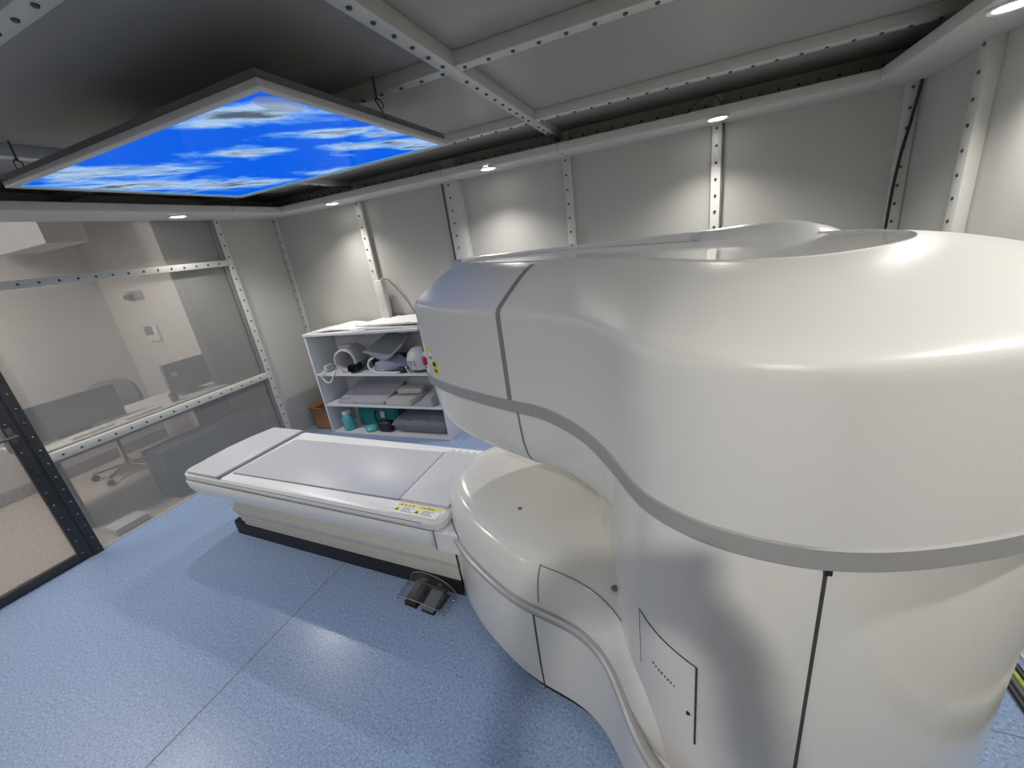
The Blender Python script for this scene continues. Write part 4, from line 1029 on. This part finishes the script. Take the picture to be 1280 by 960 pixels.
# office chair
ch = thing('office_chair', 'grey office chair tucked behind the control desk', 'chair', (-5.26, 1.90, 0), -1.0)
b = NB(); add_box(b, -0.24, 0.24, -0.24, 0.24, 0.43, 0.50, bev=0.03, seg=3); link('seat', b, 'dgrey', ch)
b = NB(); add_prism(b, rrect(-0.22, 0.22, 0.54, 0.93, 0.14, 6, clamp=False), -0.27, -0.215, bev=0.012); xform(b, Matrix(((0, 0, 1, 0), (1, 0, 0, 0), (0, 1, 0, 0), (0, 0, 0, 1)))); link('backrest', b, 'mgrey', ch)
link('column', add_tube(NB(), [(0, 0, 0.08), (0, 0, 0.44)], 0.025, 12), 'chrome', ch)
link('spine', add_tube(NB(), [(-0.1, 0, 0.44), (-0.25, 0, 0.46), (-0.25, 0, 0.7)], 0.02, 8), 'dgrey', ch)
for k in range(5):
    a = 2*PI*k/5; l_ = link('leg', add_tube(NB(), [(0.02*math.cos(a), 0.02*math.sin(a), 0.10), (0.28*math.cos(a), 0.28*math.sin(a), 0.07)], 0.016, 8), 'chrome', ch)
    link('caster', add_cyl(NB(), (0.28*math.cos(a), 0.28*math.sin(a), 0.03), 0.03, 0.035, 14, 'Y'), 'black', l_)
o = link('cabinet', box(-4.30, -4.02, 1.66, 2.58, 0.0, 0.44, bev=0.006), 'dgrey'); tag(o, 'low dark cabinet standing behind the lower window pane', 'cabinet')
o = link('paper_box', box(-4.12, -3.95, 1.18, 1.40, 0.0, 0.06, bev=0.003), 'desk'); tag(o, 'flat white box on the control room floor beside the dark door frame', 'box')

# ------------------------------------------------------------------ the person taking the photo (casts the shadow on the pillar)
def skinned(name, verts, edges, m, parent, root=0, sub=2, label=None):
    me = bpy.data.meshes.new(name); me.from_pydata([v[:3] for v in verts], edges, [])
    o = bpy.data.objects.new(name, me); COL.objects.link(o)
    sk = o.modifiers.new('skin', 'SKIN'); sk.use_smooth_shade = True
    sv = me.skin_vertices[0].data if me.skin_vertices else None
    if sv is None:
        bpy.context.view_layer.objects.active = o; bpy.ops.mesh.customdata_skin_add(); sv = me.skin_vertices[0].data
    for i, v in enumerate(verts):
        sv[i].radius = (v[3], v[4] if len(v) > 4 else v[3]); sv[i].use_root = (i == root)
    ss = o.modifiers.new('sub', 'SUBSURF'); ss.levels = sub; ss.render_levels = sub
    dg = bpy.context.evaluated_depsgraph_get()
    nm = bpy.data.meshes.new_from_object(o.evaluated_get(dg)); bpy.data.objects.remove(o)
    for p in nm.polygons: p.use_smooth = True
    nm.materials.clear(); nm.materials.append(M[m])
    o = bpy.data.objects.new(name, nm); COL.objects.link(o); o.parent = parent
    if label: o['label'] = label
    return o
PX, PY = 0.085, -0.42
PS = thing('person', 'person in dark scrubs behind the viewer, holding up a phone, casting the scanner shadow', 'person', (PX, PY, 0))
V, E = [], []
def vv(x, y, z, r, q=None, to=None):
    V.append((x, y, z, r, q if q else r)); i = len(V)-1
    if to is not None: E.append((to, i))
    return i
pel = vv(0, 0, .92, .125, .095); sp_ = vv(0, 0, 1.10, .118, .09, pel); che = vv(0, .0, 1.28, .14, .10, sp_); nb = vv(0, -.01, 1.395, .06, .055, che)
nk = vv(0, .01, 1.445, .048, .05, nb); hd = vv(0, .025, 1.535, .072, .09, nk); ht = vv(0, .015, 1.615, .066, .082, hd)
vv(0, .125, 1.528, .011, .016, hd)                                   # nose
for sx in (-1, 1): vv(sx*.083, .01, 1.53, .010, .020, hd)             # ears
cw = Vector((-PX, -PY, 1.72))                                        # the phone, seen from the person's own frame
for sx in (-1, 1):
    hp = vv(sx*.085, 0, .84, .080, .085, pel); kn = vv(sx*.10, .02, .48, .056, .06, hp); an = vv(sx*.105, -.02, .10, .038, .042, kn); vv(sx*.115, .11, .035, .036, .03, an)
    sh = vv(sx*.165, .0, 1.355, .055, .055, che)
    el = vv(sx*.20-0.04, .13, 1.19, .040, .040, sh)
    wx, wy, wz = cw.x - 0.01 + sx*.085, cw.y-.045, cw.z-.045
    wr = vv(wx+sx*.03, wy-.075, wz-.075, .026, .024, el)
    pa = vv(wx+sx*.012, wy-.03, wz-.02, .030, .016, wr); pk = vv(wx, wy+.0, wz+.015, .030, .013, pa)
    for k in range(4):                                               # four fingers over the back of the phone
        bx = wx - sx*.006; bz = wz + .034 - .019*k
        a_ = vv(bx, wy+.022, bz, .0085, .0085, pk); b_ = vv(bx-sx*.022, wy+.038, bz+.004, .008, .008, a_); vv(bx-sx*(.040-.004*abs(k-1)), wy+.036, bz+.006, .007, .007, b_)
    t1 = vv(wx-sx*.006, wy+.004, wz-.012, .011, .010, pa); t2 = vv(wx-sx*.03, wy+.014, wz+.008, .009, .009, t1); vv(wx-sx*.05, wy+.018, wz+.018, .0075, .0075, t2)
skinned('body', V, E, 'skin', PS)
T2 = [(0, 0, .78, .185, .145), (0, 0, .90, .172, .135), (0, 0, 1.06, .155, .122), (0, 0, 1.27, .16, .12), (0, -.01, 1.37, .085, .075)]
TE = [(0, 1), (1, 2), (2, 3), (3, 4)]
for sx in (-1, 1):
    T2 += [(sx*.165, 0, 1.355, .072, .072), (sx*.195, .05, 1.29, .062, .062)]; n_ = len(T2); TE += [(3, n_-2), (n_-2, n_-1)]
skinned('scrub_top', T2, TE, 'shirt', PS)
T2 = [(0, 0, 1.0, .135, .10), (0, 0, .90, .15, .115)]; TE = [(0, 1)]
for sx in (-1, 1):
    T2 += [(sx*.088, 0, .85, .102, .105), (sx*.10, .02, .48, .075, .08), (sx*.105, -.015, .10, .062, .066)]; n_ = len(T2); TE += [(1, n_-3), (n_-3, n_-2), (n_-2, n_-1)]
skinned('trousers', T2, TE, 'shirt', PS)
for sx in (-1, 1): skinned('shoe', [(sx*.105, -.06, .045, .045, .04), (sx*.108, .0, .045, .046, .042), (sx*.116, .15, .036, .042, .032)], [(0, 1), (1, 2)], 'black', PS)
skinned('hair', [(0, -.045, 1.50, .06, .06), (0, -.03, 1.585, .080, .085), (0, .005, 1.645, .074, .085), (0, .055, 1.650, .058, .05)], [(0, 1), (1, 2), (2, 3)], 'hair', PS)
for sx in (-1, 1):
    b = NB(); bmesh.ops.create_uvsphere(b, u_segments=12, v_segments=8, radius=0.011, matrix=Matrix.Translation((sx*.031, .104, 1.548))); ey = link('eye', b, 'paper', PS)
    b = NB(); bmesh.ops.create_uvsphere(b, u_segments=10, v_segments=6, radius=0.0055, matrix=Matrix.Translation((sx*.031, .1115, 1.549))); link('iris', b, 'black', ey)
link('mouth', add_tube(NB(), [(-.022, .104, 1.492), (0, .113, 1.490), (.022, .104, 1.492)], [0.003, 0.006, 0.003], 8), 'red', PS)

# ------------------------------------------------------------------ world, camera, colour
w = bpy.data.worlds.new('world'); S.world = w; w.use_nodes = True
w.node_tree.nodes['Background'].inputs['Color'].default_value = (0.05, 0.05, 0.05, 1)
w.node_tree.nodes['Background'].inputs['Strength'].default_value = 0.0
cam = bpy.data.cameras.new('camera'); co = bpy.data.objects.new('camera', cam); COL.objects.link(co)
yaw, pit, rol = 0.416631313, 0.337478688, -0.140515888
f = Vector((-math.sin(yaw)*math.cos(pit), math.cos(yaw)*math.cos(pit), -math.sin(pit)))
r = Vector((math.cos(yaw), math.sin(yaw), 0)); u = r.cross(f)
r2 = r*math.cos(rol) + u*math.sin(rol); u2 = -r*math.sin(rol) + u*math.cos(rol)
m4 = Matrix(((r2.x, u2.x, -f.x, 0), (r2.y, u2.y, -f.y, 0), (r2.z, u2.z, -f.z, 1.72), (0, 0, 0, 1)))
co.matrix_world = m4
ph = thing('phone', 'dark phone held up at the viewpoint by the person', 'phone', (0, 0, 1.72))
b = NB(); add_box(b, -0.085, 0.065, -0.058, 0.014, 0.004, 0.012, bev=0.003); R3 = m4.to_3x3().to_4x4(); link('body', xform(b, R3), 'black', ph)
b = NB(); add_box(b, -0.082, 0.062, -0.056, 0.012, 0.0121, 0.0126); link('screen', xform(b, R3), 'screen', ph)
cam.sensor_fit = 'HORIZONTAL'; cam.sensor_width = 36.0; cam.lens = 506.5746/1280*36; cam.clip_start = 0.02
S.camera = co
S.view_settings.view_transform = 'Standard'; S.view_settings.look = 'None'; S.view_settings.gamma = 1.0
S.view_settings.use_curve_mapping = False
S.view_settings.exposure = 0.12
